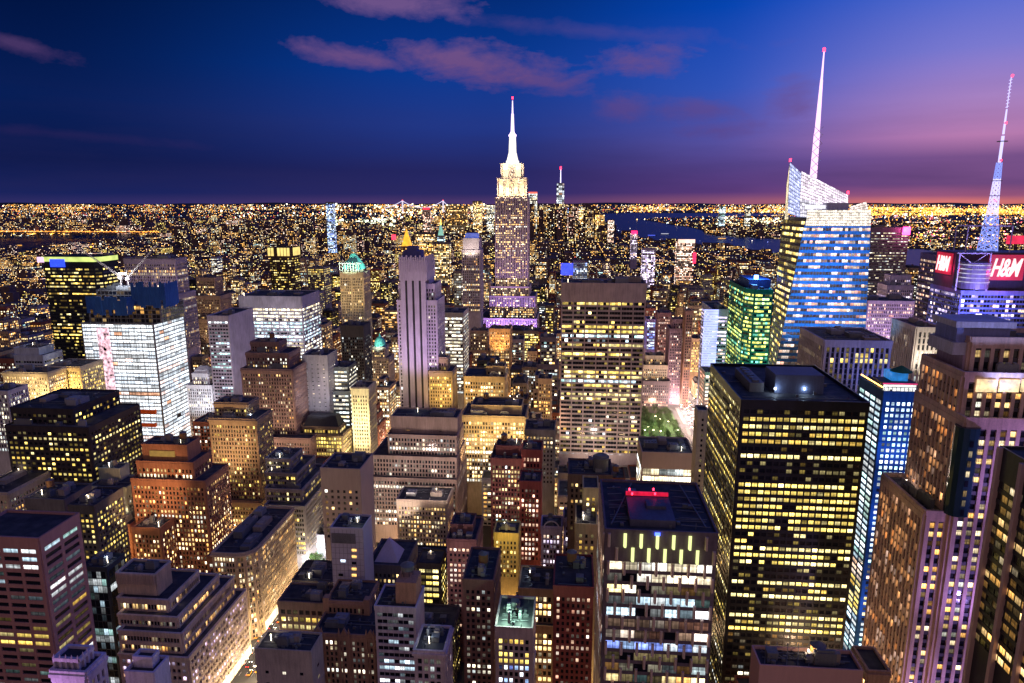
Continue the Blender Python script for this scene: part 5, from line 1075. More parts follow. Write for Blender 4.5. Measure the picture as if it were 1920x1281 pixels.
# signs
def sign(x0, x1, y0, y1, Y, label, size, shear=.35, side=False):
    a, b_ = at(x0, y0, Y), at(x1, y1, Y); bs = np.array([(a[0] + b_[0]) / 2, Y, b_[2]])
    r0 = thing('illuminated_sign', label, 'sign', tuple(bs))
    m = MB(); m.box(a[0], b_[0], Y, Y + 1, b_[2], a[2]); m.build('sign_box', emat('sign_red_field', (.9, .004, .05), .5, .3, .05), r0, bs)
    cu = bpy.data.curves.new('lettering', 'FONT'); cu.body = 'H&M'; cu.size = size; cu.shear = shear; cu.extrude = .25; cu.offset = .22; cu.align_x = 'CENTER'; cu.align_y = 'CENTER'; cu.space_character = .92
    tmp = bpy.data.objects.new('tmp', cu); COL.objects.link(tmp); bpy.context.view_layer.update()
    me = bpy.data.meshes.new_from_object(tmp.evaluated_get(bpy.context.evaluated_depsgraph_get())); bpy.data.objects.remove(tmp)
    xs = [v_.co.x for v_ in me.vertices]; ys = [v_.co.y for v_ in me.vertices]; sx_ = (b_[0] - a[0]) * .86 / (max(xs) - min(xs)); sy_ = (a[2] - b_[2]) * .72 / (max(ys) - min(ys)); mx, my = (max(xs) + min(xs)) / 2, (max(ys) + min(ys)) / 2
    for v_ in me.vertices: x_, y_, z_ = v_.co; v_.co = ((x_ - mx) * sx_, -.5 + z_ * -1, (a[2] - b_[2]) / 2 + (y_ - my) * sy_)
    me.materials.clear(); me.materials.append(emat('sign_letters', (1, .42, .42), 2.4)); o = bpy.data.objects.new('lettering', me); COL.objects.link(o); o.parent = r0
    if side: r0.rotation_euler = (0, 0, -math.pi / 2); r0.location = (crown[0] - 1.2, (crown[2] + crown[3]) / 2 + 1, b_[2]); bs = np.array([crown[0] - 6, Y, b_[2]])
    point((bs[0], Y - 5, bs[2] + 5), (1, .02, .1), 9000, 1)
sign(1757, 1808, 474, 514, 628, 'smaller red sign reading H&M on the dark side of the antenna tower', 8, side=True)
sign(1857, 1917, 478, 526, 598, 'big red sign reading H&M in slanted letters under the antenna mast', 12)
# antenna mast
AY = 636; bm = at(1852, 462, AY); tpz = at(1893, 145, AY)[2]; ax = bm[0]; bs = np.array([ax, AY, bm[2]])
an = thing('antenna_mast', 'tall lattice antenna mast lit blue and violet with red beacons', 'antenna', tuple(bs))
def az_(py): return at(1870, py, AY)[2]
def latt(w0, w1, z0, z1, n, mat, name, r=.22):
    m = MB()
    for k in range(n):
        f0, f1 = k / n, (k + 1) / n; a0, a1 = lerp(w0, w1, f0), lerp(w0, w1, f1); za, zb = lerp(z0, z1, f0), lerp(z0, z1, f1)
        c0 = [(ax - a0, AY - a0, za), (ax + a0, AY - a0, za), (ax + a0, AY + a0, za), (ax - a0, AY + a0, za)]; c1 = [(ax - a1, AY - a1, zb), (ax + a1, AY - a1, zb), (ax + a1, AY + a1, zb), (ax - a1, AY + a1, zb)]
        for i in range(4):
            m.bar(c0[i], c1[i], r * 1.3); m.bar(c0[i], c1[(i + 1) % 4], r); m.bar(c0[(i + 1) % 4], c1[i], r); m.bar(c0[i], c0[(i + 1) % 4], r)
    m.build(name, mat, an, bs)
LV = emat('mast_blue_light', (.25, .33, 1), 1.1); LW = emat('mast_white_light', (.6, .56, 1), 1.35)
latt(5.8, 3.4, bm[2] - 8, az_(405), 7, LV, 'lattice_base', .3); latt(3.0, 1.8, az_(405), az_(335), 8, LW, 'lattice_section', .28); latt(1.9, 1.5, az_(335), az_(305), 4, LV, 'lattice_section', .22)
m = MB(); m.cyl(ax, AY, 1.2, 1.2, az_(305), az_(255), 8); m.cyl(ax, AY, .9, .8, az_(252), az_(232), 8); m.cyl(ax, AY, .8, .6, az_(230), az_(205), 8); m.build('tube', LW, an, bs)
m = MB()
for py in (405, 368, 340, 266): m.cyl(ax, AY, 4, 4, az_(py), az_(py) + .6, 12)
m.build('platform', METAL, an, bs)
m = MB()
for k in range(9): zq = az_(203 - k * 6.3); m.cyl(ax, AY, .35, .35, zq, zq + 3, 6); m.bar((ax - 1.2, AY, zq + .6), (ax + 1.2, AY, zq + 1.6), .3)
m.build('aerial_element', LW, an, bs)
m = MB()
for py in (145, 233, 303, 378): m.cyl(ax, AY - 1.4, .9, .9, az_(py), az_(py) + 1.8, 8)
m.build('beacon', RED, an, bs)

# ------------------------------------------------------------------ far landmarks
def simple(name, label, cat, tiers, S, yv=None, **k): return hero(name, label, cat, tiers, S, yv=yv or 470, clut=False, **k)
FS = lambda **k: style(**{**dict(fl=9, bay=8, wf=.7, hf=.6, rel=0, mode='stuff', top=4, pal='warm', st=1.5, pf=.6, q=.8, r=.4, par=.5, dim=.8), **k})
Y1 = 5600
w1 = simple('glass_skyscraper', 'distant tapering glass skyscraper with a lit mast right of the tallest one', 'skyscraper', [T(1044, 1058, 343, Y1, D=60)], FS(pal='work', fl=18, bay=20, wf=.92, hf=.85, pf=.95, r=.85, st=.9, wall=(.3, .32, .4)), shapes=lambda t, i: cham(t[0], t[1], t[2], t[3], 14))
t = T(1044, 1058, 343, Y1, D=60); m = MB(); m.cyl((t[0] + t[1]) / 2, Y1 + 30, 4.5, 2.5, t[4], at(1051, 318, Y1)[2], 8); m.build('mast', emat('far_mast', (.7, .65, 1), 2.2), w1[0], w1[1])
m = MB(); m.cyl((t[0] + t[1]) / 2, Y1 + 30, 6, 6, at(1051, 318, Y1)[2], at(1051, 312, Y1)[2], 8); m.build('beacon', RED, w1[0], w1[1])
far_list = [
 (991, 1007, 362, 5200, 'white', .9, 'distant white-lit tower with a red line on its roof beside the tallest skyscraper', 'office_tower'),
 (1008, 1014, 390, 5300, 'warm', .5, 'slim distant tower in the gap before the tapering glass skyscraper', 'office_tower'),
 (1016, 1024, 384, 5500, 'orange', .5, 'distant orange-lit tower left of the tapering glass skyscraper', 'office_tower'),
 (1028, 1043, 388, 5300, 'warm', .8, 'distant yellow-lit block touching the tapering glass skyscraper', 'office_tower'),
 (1064, 1071, 389, 5400, 'blue', .6, 'thin distant blue-grey tower right of the tapering glass skyscraper', 'office_tower'),
 (1080, 1100, 388, 5300, 'warm', .8, 'distant broad tower with a lilac top right of the tapering glass skyscraper', 'office_tower'),
 (1112, 1134, 402, 4600, 'orange', .7, 'distant squat block with bright top at the harbour edge', 'office_tower'),
 (1140, 1152, 412, 4300, 'rose', .6, 'distant tower with a red roof light at the river edge', 'office_tower'),
 (886, 903, 377, 5200, 'warm', .6, 'distant cluster tower with red lights left of the tallest skyscraper', 'office_tower'),
 (912, 927, 384, 5000, 'white', .5, 'distant tower half hidden by the left side of the tallest skyscraper', 'office_tower'),
 (836, 876, 386, 5000, 'orange', .25, 'distant dark slab outlined with orange light left of the tallest skyscraper', 'office_tower'),
 (792, 806, 392, 3600, 'rose', .3, 'distant dark tower with two red lights on top below the far bridge', 'office_tower'),
 (610, 624, 379, 2900, 'blue', .6, 'lone slender tower with blue and orange sides standing above the horizon left of the bridge', 'residential_tower'),
 (1350, 1361, 387, 6200, 'cool', .4, 'dark riverside tower with a black cap across the river', 'office_tower'),
 (1400, 1409, 384, 6300, 'white', .3, 'rounded dark riverside tower right of the black capped one', 'office_tower'),
 (1205, 1230, 466, 1750, 'lilac', .7, 'mid-distance block with a plain lilac top storey', 'office_tower'),
 (1270, 1304, 450, 1800, 'rose', .6, 'mid-distance tower with a red-lit right edge and pink-white crown', 'office_tower'),
 (1074, 1102, 489, 1500, 'blue', .3, 'mid-distance lilac framed tower beside a bright blue light', 'office_tower'),
 (1184, 1196, 436, 2300, 'lilac', .5, 'slim purple tower with a red top beside the river', 'office_tower'),
 (776, 812, 437, 1900, 'orange', .6, 'orange-lit office block right of the golden pyramid tower', 'office_tower'),
 (812, 842, 455, 1600, 'warm', .5, 'dark brown block with warm windows between lilac skyscraper and pinstriped tower', 'office_tower'),
 (850, 865, 508, 1150, 'white', .2, 'pale slab with blank side left of the pinstriped tower', 'slab_tower'),
]
for i, (xl, xr, yt, Y, pal, pf, lab, nm) in enumerate(far_list):
    sc_ = max(1, Y / 1300 * .55)
    simple(nm, lab, 'tower', [T(xl, xr, yt, Y, D=max(24, Y * .008))], FS(pal=pal, fl=4.2 * sc_, bay=3.6 * sc_, pf=pf, r=pf * .6, st=2.0, wall=(.2, .16, .16) if pal != 'lilac' else (.42, .36, .55), wf=.72, hf=.62), yv=480 if Y > 2000 else 560)
def lightbox(name, label, cat, x0, x1, y0, y1, Y, mat, D=4):
    a, b_ = at(x0, y0, Y), at(x1, y1, Y); m = MB(); m.box(a[0], b_[0], Y - .5, Y + D, b_[2], a[2]); o = m.build(name, mat, None, ((a[0] + b_[0]) / 2, Y, b_[2])); tag(o, label, cat); return o
# golden pyramid, small green dome clock tower, coloured roofs
g0 = T(752, 770, 462, 2100, D=28)
gg2 = simple('gold_roof_tower', 'distant tower with a glowing golden pyramid roof', 'tower', [T(752, 770, 462, 2100, D=28)], FS(pal='orange', fl=7, bay=6, wall=(.3, .2, .1)))
m = MB(); cx_ = (g0[0] + g0[1]) / 2; z1 = at(761, 430, 2100)[2]
for k in range(6):
    f0, f1 = k / 6, (k + 1) / 6; m.prism(rect(cx_ - 14 * (1 - f0 * .93), cx_ + 14 * (1 - f0 * .93), 2114 - 14 * (1 - f0), 2114 + 14 * (1 - f0) + .1), lerp(g0[4], z1, f0), lerp(g0[4], z1, f1), rect(cx_ - 14 * (1 - f1 * .93), cx_ + 14 * (1 - f1 * .93), 2114 - 14 * (1 - f1), 2114 + 14 * (1 - f1) + .1))
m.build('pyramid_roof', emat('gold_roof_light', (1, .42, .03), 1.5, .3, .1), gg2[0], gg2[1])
ck = simple('clock_tower', 'distant slender tower with green-white pointed roof and orange lantern', 'tower', [T(819, 832, 442, 2300, D=22)], FS(pal='cool', fl=7, bay=6, wall=(.3, .34, .33)))
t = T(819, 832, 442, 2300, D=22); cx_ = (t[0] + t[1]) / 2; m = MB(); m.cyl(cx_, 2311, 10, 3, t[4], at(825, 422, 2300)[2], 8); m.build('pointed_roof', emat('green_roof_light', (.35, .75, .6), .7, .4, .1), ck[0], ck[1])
m = MB(); m.cyl(cx_, 2311, 3, 1, at(825, 422, 2300)[2], at(825, 412, 2300)[2], 8); m.build('lantern', emat('lantern_light', (1, .5, .08), 4), ck[0], ck[1])
lightbox('blue_screen', 'bright blue glowing panel on a dark building behind the banded tower', 'screen', 1052, 1074, 494, 516, 1480, emat('blue_panel', (.03, .05, 1), 2.2, .6, .05))
lightbox('red_screen', 'red glowing vertical strip on the mid-distance tower near the river', 'screen', 1300, 1304.5, 474, 494, 1796, emat('red_strip', (1, .02, .08), 2.4))
lightbox('roof_sign', 'white-pink glowing band crowning the mid-distance tower near the river', 'sign', 1272, 1303, 449, 456, 1797, emat('crown_strip', (1, .62, .5), 1.6, .4, .05))
lightbox('roof_sign', 'red light bar crowning the distant white-lit tower beside the tallest skyscraper', 'sign', 991, 1007, 360, 363, 5196, emat('red_bar_far', (1, .15, .1), 1.4), 30)
lightbox('roof_sign', 'pair of red lights on the distant dark tower below the far bridge', 'sign', 793, 805, 389, 393, 3598, emat('red_pair', (1, .03, .06), 2.2), 20)
lightbox('roof_sign', 'red light on top of the slim purple riverside tower', 'sign', 1184, 1195, 433, 439, 2296, emat('red_top', (1, .02, .12), 2.6), 10)
lightbox('roof_sign', 'big red glowing sign beyond the antenna tower at the right edge', 'sign', 1890, 1960, 442, 458, 1500, emat('red_far', (.9, .03, .1), .9, .6, .05))
lightbox('neon_sign', 'red glowing sign left of the golden pyramid tower', 'sign', 734, 742, 440, 450, 2050, emat('red_gp', (1, .05, .1), 2))
# bridges
def cable_bridge(label, pts, Y, zdeck, ztop, tw, col, name='suspension_bridge'):
    xs = [at(p, 390, Y)[0] for p in pts]; bs = np.array([(xs[1] + xs[2]) / 2, Y, 0.0]); r0 = thing(name, label, 'bridge', tuple(bs))
    m = MB(); m.box(xs[0], xs[3], Y - 15, Y + 15, zdeck - 14, zdeck); m.build('deck', wallmat((.3, .3, .35)), r0, bs)
    for x in xs[1:3]:
        m = MB(); m.box(x - tw, x + tw, Y - 18, Y - 10, 0, ztop); m.box(x - tw, x + tw, Y + 10, Y + 18, 0, ztop); m.box(x - tw * .8, x + tw * .8, Y - 10, Y + 10, ztop - 18, ztop - 4); m.build('bridge_tower', emat('bridge_tower_light', col, 1.0), r0, bs)
        m = MB(); m.box(x - tw, x + tw, Y - 5, Y + 5, ztop, ztop + tw * 1.3); m.build('beacon', emat('bridge_beacon', (1, .1, .15), 2), r0, bs)
    m = MB(); n = 24
    def cab(xa, za, xb, zb, sag):
        pv = None
        for i in range(n + 1):
            f = i / n; p = (lerp(xa, xb, f), Y - 12, lerp(za, zb, f) - sag * 4 * f * (1 - f))
            if pv: m.bar(pv, p, tw * .5)
            pv = p
    cab(xs[0], zdeck, xs[1], ztop, (ztop - zdeck) * .12); cab(xs[1], ztop, xs[2], ztop, (ztop - zdeck) * .92); cab(xs[2], ztop, xs[3], zdeck, (ztop - zdeck) * .12)
    m.build('main_cable', emat('cable_light', (.7, .65, .9), 1.6), r0, bs)
    m = MB()
    for i in range(60): x = lerp(xs[0], xs[3], i / 60); m.cyl(x, Y - 16, tw * .22, tw * .22, zdeck, zdeck + tw * .5, 6)
    m.build('deck_lamps', emat('deck_lamp', (.75, .7, .8), 1.4), r0, bs)
cable_bridge('far suspension bridge with two lit towers on the horizon left of the tallest skyscraper', (722, 755, 831, 848), 17000, at(800, 390.5, 17000)[2], at(800, 376.5, 17000)[2], 15, (.8, .7, .85))
YB = 4700
a, b_ = at(-60, 437, YB), at(300, 440, YB); bs = np.array([(a[0] + b_[0]) / 2, YB, 0.0]); r0 = thing('lit_river_bridge', 'long river bridge strung with orange lamps at the far left', 'bridge', tuple(bs))
m = MB(); m.box(a[0], b_[0], YB, YB + 25, 34, 41)
for i in range(12): x = lerp(a[0], b_[0], (i + .5) / 12); m.box(x - 4, x + 4, YB + 4, YB + 20, 0, 34)
m.build('deck', wallmat((.3, .25, .2)), r0, bs)
m = MB()
for i in range(150): x = lerp(a[0], b_[0], i / 150); m.cyl(x, YB - 1, 2.3, 2.3, 42 + random.random() * 5, 47 + random.random() * 5, 6)
m.build('deck_lamps', emat('orange_deck_lamp', (1, .35, .05), 4), r0, bs)
m = MB()
for x in (at(68, 437, YB)[0], at(130, 437, YB)[0]): m.box(x - 5, x + 5, YB + 2, YB + 8, 0, 92); m.box(x - 5, x + 5, YB + 18, YB + 24, 0, 92)
m.build('bridge_tower', wallmat((.5, .3, .15)), r0, bs)

# ------------------------------------------------------------------ city between and beyond
SIL += [(440, 560, 1281, 1310, 500), (560, 612, 1100, 1120, 500), (1205, 1335, 830, 850, 700)]
order = sorted(SIL, key=lambda s: s[4])
BIN = 8
cands = []
KIND = [('brick_building', 'brick', BRICK, 'warm'), ('stone_building', 'stone', (.42, .33, .24), 'warm'), ('office_building', 'office', (.3, .28, .3), 'mixed'), ('dark_office_building', 'dark', (.06, .055, .065), 'yellow')]
PARKX = (40, 128); PARKY = (705, 832)
def blocked(x0, x1, y0, y1):
    if x1 > 38 and x0 < 130 and y1 > 700 and y0 < 835: return True
    for f in FOOT:
        if x0 < f[1] + 1.5 and x1 > f[0] - 1.5 and y0 < f[3] + 1.5 and y1 > f[2] - 1.5: return True
    return False
av_edges = sorted([(x - w / 2, x + w / 2) for x, w in AVS])
for k in range(2, 22):
    ya, yb = street_y(k) + 10, street_y(k + 1) - 10; mid = (ya + yb) / 2
    for (l, r_) in zip(av_edges, av_edges[1:]):
        for (r0_, r1_) in ((ya, mid - 1), (mid + 1, yb)):
            x = l[1] + 3
            while x < r_[0] - 12:
                wd = min(random.uniform(13, 31), r_[0] - 3 - x)
                if wd > 9: cands.append([x, x + wd - .8, r0_ + random.uniform(0, 1.5), r1_])
                x += wd
cands.sort(key=lambda c_: c_[2]); keep = []
cover = np.full(1920 // BIN + 1, 1400.0); si = 0
for c_ in cands:
    x0, x1, y0, y1 = c_
    if y0 < 250: continue
    pa = proj((x0, y0, 40)); pb = proj((x1, y0, 40))
    if pb[0] < -20 or pa[0] > 1940: continue
    if blocked(x0, x1, y0, y1):
        y0n, y1n = y0 + 9, y1 - 3; x0n, x1n = x0 + 5, x1 - 5
        if x1n - x0n > 8 and not blocked(x0n, x1n, y0n, y1n): x0, x1, y0, y1 = x0n, x1n, y0n, y1n
        else: continue
    while si < len(order) and order[si][4] <= y0:
        s_ = order[si]; a_, b2 = max(0, int(s_[0] // BIN)), min(len(cover) - 1, int(s_[1] // BIN))
        if b2 >= a_: cover[a_:b2 + 1] = np.minimum(cover[a_:b2 + 1], s_[2])
        si += 1
    lim = 0.0
    for s_ in order:
        if s_[4] > y0 and s_[0] < max(pb[0], proj((x1, y1, 40))[0]) and s_[1] > min(pa[0], proj((x0, y1, 40))[0]): lim = max(lim, min(s_[3], 1310) - 25)
    lim = max(lim, 415)
    zmax = at((pa[0] + pb[0]) / 2, lim, y1)[2]
    if zmax < 9: continue
    h = random.uniform(.3, 1.0) ** 1.2 * (66 if y0 < 1000 else 62) + random.choice([0, 0, 8, 25, 50])
    h = max(9, min(h, zmax)); tp = proj(((x0 + x1) / 2, (y0 + y1) / 2, h))
    a_, b2 = max(0, int(min(pa[0], tp[0]) // BIN)), min(len(cover) - 1, int(pb[0] // BIN))
    if b2 < a_: continue
    tpf = proj(((x0 + x1) / 2, y0, h))[1]
    vis = np.clip(cover[a_:b2 + 1] - tp[1], 0, 60); area = float(vis.sum() * BIN)
    if area <= 0 or tp[1] > 1330: continue
    cover[a_:b2 + 1] = np.minimum(cover[a_:b2 + 1], tpf)
    keep.append((area, x0, x1, y0, y1, h))
keep.sort(key=lambda q_: -q_[0])
KL = ['low brick building among the dark city blocks', 'pale stone building among the dark city blocks', 'grey office building among the dark city blocks', 'near-black office building among the dark city blocks']
KG = ['brick buildings filling the city blocks', 'stone buildings filling the city blocks', 'grey office buildings filling the city blocks', 'dark office buildings filling the city blocks']
print('FILL', len(keep))
restW, restQ, restG, restR = MB(), [], [], MB()
for i, (ar_, x0, x1, y0, y1, h) in enumerate(keep):
    kd = random.choices(range(4), [4, 4, 3, 2])[0]; nm, _, colr, pal = KIND[kd]; pal = random.choice([pal, pal, 'warm', 'yellow', 'mixed', 'orange', 'white'])
    tv = random.uniform(.65, 1.35); colr = tuple(min(.7, round(c__ * tv * f__, 2)) for c__, f__ in zip(colr, random.choice([(1, 1, 1), (1.1, .95, .8), (1, .9, .95)])))
    S = style(fl=3.8, bay=random.uniform(2.4, 3.4), wf=random.uniform(.4, .62) if kd < 2 else random.uniform(.7, .92), hf=random.uniform(.42, .58), rel=.3, wall=colr, pf=random.choice([.15, .3, .5, .8]), q=.8, r=random.uniform(.12, .4), pal=pal, st=1.4, mode='stuff', top=random.uniform(1.5, 4), tank=kd < 2 and random.random() < .6, units=3, cornice=random.choice([0, 0, .5]), dim=.4)
    base = np.array([(x0 + x1) / 2, (y0 + y1) / 2, 0.0]); B = Bld(); sb = random.random() < .45 and h > 35
    zv = max(0, h - 48)
    ty = random.random(); mf = (lambda p_: p_)
    if sb and ty < .4: B.tier(rect(x0, x1, y0, y1), 0, h * .62, S, 1, i * 3, zv * .6); B.tier(rect(x0 + 2.4, x1 - 2.4, y0 + 3, y1 - 2), h * .62, h * .84, S, 2, i * 3 + 2, 0); B.tier(rect(x0 + 4.4, x1 - 4.4, y0 + 6, y1 - 4), h * .84, h, S, 0, i * 3 + 1, 0)
    elif sb: B.tier(rect(x0, x1, y0, y1), 0, h * .72, S, 1, i * 3, zv * .7); B.tier(rect(x0 + 3, x1 - 3, y0 + 4, y1 - 3), h * .72, h, S, 0, i * 3 + 1, 0)
    else:
        B.tier(rect(x0, x1, y0, y1), 0, h, S, 0, i * 3, zv)
        if kd < 2 and ty < .22: B.roof.prism(rect(x0 + .5, x1 - .5, y0 + .5, y1 - .5), h + .1, h + 5, rect(x0 + 3, x1 - 3, y0 + 3.5, y1 - 3.5))
        elif kd < 2 and ty < .5 and x1 - x0 > 12:
            a_ = x0 + (x1 - x0) * random.choice([.08, .5]); B.tier(rect(a_, a_ + (x1 - x0) * .38, y0 + 7, y1 - 3), h, h + random.uniform(4, 8), dict(S, top=1.5, fl=3.2), 3, i * 3 + 2, 0)
    if i < 300:
        root = thing(nm, KL[kd], 'building', tuple(base), KG[kd])
        B.wall.build('wall', wallmat(colr), root, base); B.roof.build('roof', ROOF, root, base); emit_windows(B, S, root, base)
        if i < 170: clutter(root, base, x0 + 3.5, x1 - 3.5, y0 + 4.5, y1 - 3.5, h, S, i)
    else:
        restW.v += B.wall.v; restW.f += [[q_ + restW.k for q_ in f_] for f_ in B.wall.f]; restW.k += B.wall.k
        for w in B.win: restQ.append(w[0]); restG.append(w[1])
if restW.v:
    r0 = thing('distant_city_blocks', 'mass of small far city buildings with scattered warm windows', 'city blocks', (0, 900, 0)); r0['kind'] = 'stuff'
    o = restW.build('wall', wallmat((.22, .15, .12)), r0, (0, 900, 0)); o['kind'] = 'stuff'
    winmesh('windows', np.concatenate(restQ), np.concatenate(restG), r0, (0, 900, 0), 'stuff')

# ------------------------------------------------------------------ the carpet of the far city
def inpoly(px, py, L):
    ins = np.zeros(len(px), bool); n = len(L)
    for i in range(n):
        x1, y1 = L[i]; x2, y2 = L[(i + 1) % n]
        cnd = ((y1 > py) != (y2 > py)); xi = (x2 - x1) * (py - y1) / ((y2 - y1) if y2 != y1 else 1e-9) + x1
        ins ^= cnd & (px < xi)
    return ins
def inwater(X, Y): return inpoly(X, Y, BAY) | inpoly(X, Y, EAST)
def clump(x, y):
    s = y / 1307.0; u, w = x / s / 60.0, np.log(y) * 9.0; r_ = 0
    for a_, b_, p_, q_ in ((1, 1, .3, 1.1), (2.3, -1.7, 2, .2), (.5, 2.9, 4, .7), (4.1, 3.3, 1, 2.2), (-3.1, 5.2, 2.5, .4)): r_ = r_ + np.sin(u * a_ + p_ + 1.3 * np.sin(w * b_ + q_))
    return np.clip(.5 + r_ * .28, .06, 1)
VB, FB, QW, GW = [], [], [], []; nb_ = 0
for (ya, yb, gap, hmed) in ((1240, 2500, 42, 30), (2500, 4600, 62, 34), (4600, 9000, 105, 26)):
    nx = int((yb * 1.75) / gap); ny = int((yb - ya) / gap)
    gx, gy = np.meshgrid(np.arange(nx), np.arange(ny)); gx = gx.ravel(); gy = gy.ravel(); n = len(gx)
    X = (gx - nx * .56) * gap + rng.uniform(-.12, .12, n) * gap; Yc = ya + gy * gap + rng.uniform(-.12, .12, n) * gap
    azp = 960 + 1307 * np.tan(np.arctan2(X, Yc) + YAW)
    ok = (azp > -80) & (azp < 2000) & ~inwater(X, Yc) & (rng.random(n) < .93)
    X, Yc = X[ok], Yc[ok]; azp = azp[ok]; n = len(X)
    Wd = gap * rng.uniform(.4, .86, n); Dp = gap * rng.uniform(.4, .8, n)
    H = hmed * rng.lognormal(-.1, .45, n); tall = rng.random(n) < .05; H[tall] *= rng.uniform(1.5, 2.6, tall.sum())
    H = np.minimum(H, 26 + 120 * (Yc / 9000) + 55 * (rng.random(n) < .15))
    dn = (np.abs(azp - 1040) < 110) & (Yc > 4300) & (Yc < 6500); H[dn] = rng.uniform(70, 250, dn.sum())
    dn = (azp < 700) & (azp > 300) & (Yc > 3000) & (Yc < 5200) & (rng.random(n) < .25); H[dn] = rng.uniform(50, 120, dn.sum())
    dn = (azp > 1330) & (azp < 1480) & (Yc > 5200) & (Yc < 7000); H[dn] = rng.uniform(30, 130, dn.sum())
    rv = (azp > 1120) & (Yc > 2300); H[rv] *= .42
    H[(azp < 330) & (Yc > 3000) & (Yc < 5200)] *= .4
    CL = clump(X, Yc)
    for i in range(n):
        x0, x1, y0, y1, h = X[i] - Wd[i] / 2, X[i] + Wd[i] / 2, Yc[i] - Dp[i] / 2, Yc[i] + Dp[i] / 2, H[i]
        if Yc[i] < 1420 and blocked(x0, x1, y0, y1): continue
        VB.append([(x0, y0, 0), (x1, y0, 0), (x1, y1, 0), (x0, y1, 0), (x0, y0, h), (x1, y0, h), (x1, y1, h), (x0, y1, h)])
        b0 = nb_ * 8; FB += [(b0, b0 + 1, b0 + 5, b0 + 4), (b0 + 1, b0 + 2, b0 + 6, b0 + 5), (b0 + 3, b0, b0 + 4, b0 + 7), (b0 + 4, b0 + 5, b0 + 6, b0 + 7)]; nb_ += 1
        cell = max(3.7, Yc[i] * .0019); pal = ('warm', 'warm', 'yellow', 'orange', 'orange', 'mixed', 'orange', 'rose')[i % 8]; dens = rng.choice([.15, .3, .45, .7]) * (.5 + 1.0 * CL[i])
        faces = [((x0, y0), (x1, y0))] + ([((x1, y0), (x1, y1))] if x1 < 0 else []) + ([((x0, y1), (x0, y0))] if x0 > 0 else [])
        for (p, q) in faces:
            L = math.dist(p, q); c1 = max(1, int(L / cell)); r1 = max(1, int(min(h, 18 * cell) / cell)); m_ = rng.random((r1, c1)) < dens
            K, I = np.nonzero(m_)
            if not len(K): continue
            u = np.array([(q[0] - p[0]) / L, (q[1] - p[1]) / L]); nn = np.array([u[1], -u[0]]) * .3
            cw = L / c1; a0 = (I + .25) * cw; a1 = a0 + cw * .5; z1 = h - K * cell - cell * .3; z0 = z1 - cell * .42
            P = lambda a, z: np.stack([p[0] + u[0] * a + nn[0], p[1] + u[1] * a + nn[1], z], 1)
            QW.append(np.stack([P(a0, z0), P(a1, z0), P(a1, z1), P(a0, z1)], 1))
            g = pick(pal, len(K)) * np.clip(rng.lognormal(.3, .6, len(K)), .4, 4)[:, None]; GW.append(np.concatenate([g, rng.random((len(K), 1)) * 30], 1))
fc = thing('far_city', 'carpet of countless far city buildings twinkling with lights up to the horizon', 'city', (0, 4000, 0)); fc['kind'] = 'stuff'
me = bpy.data.meshes.new('far_blocks'); V = np.array(VB).reshape(-1, 3) - (0, 4000, 0); me.from_pydata(V.tolist(), [], FB); me.materials.append(wallmat((.15, .1, .1), .9, .6, .02)); o = bpy.data.objects.new('far_blocks', me); COL.objects.link(o); o.parent = fc; o['kind'] = 'stuff'
winmesh('far_windows', np.concatenate(QW), np.concatenate(GW), fc, (0, 4000, 0), 'stuff')
print('FAR', nb_, sum(map(len, QW)))
# points of light: far street lamps and districts
def dots(n, pxr, pyr, cols, size, st, z=6, clus=0.0, water=False):
    px = rng.uniform(*pxr, n); py = rng.uniform(pyr[0], pyr[1], n)
    if clus: px = px + rng.normal(0, 1, n) * clus
    d = _fw + np.outer((px - 960) / FOC, _r) - np.outer((py - 640.5) / FOC, _up); t_ = (z - CAMZ) / d[:, 2]; t_ = np.where(t_ < 0, 70000, t_); P = d * t_[:, None] + (0, 0, CAMZ)
    ok = (P[:, 1] < 55000) & (P[:, 1] > 1200)
    if not water: ok &= ~inwater(P[:, 0], P[:, 1])
    P = P[ok]; cz = clump(P[:, 0], P[:, 1]); P = P[rng.random(len(P)) < cz]; n = len(P); s = P[:, 1] / 1307 * size * rng.uniform(.5, 1.5, n); P[:, 2] = z
    off = np.array([(-.5, 0), (.5, 0), (.5, 1), (-.5, 1)])
    Q = np.stack([P + np.stack([s * o_[0], 0 * s, s * o_[1]], 1) for o_ in off], 1); Q2 = np.stack([P + np.stack([0 * s, s * o_[0], s * o_[1]], 1) for o_ in off], 1)
    c_ = np.array(cols)[rng.integers(0, len(cols), n)] * (st * np.clip(rng.lognormal(0, .7, n), .2, 4))[:, None]; G = np.concatenate([c_, rng.random((n, 1)) * 30], 1)
    return np.concatenate([Q, Q2]), np.concatenate([G, G])
OR_ = [(1, .4, .04), (1, .52, .1), (1, .33, .03), (1, .66, .25), (1, .85, .6)]; MX = OR_ + [(1, .85, .6), (.7, .85, 1), (1, .08, .12)]
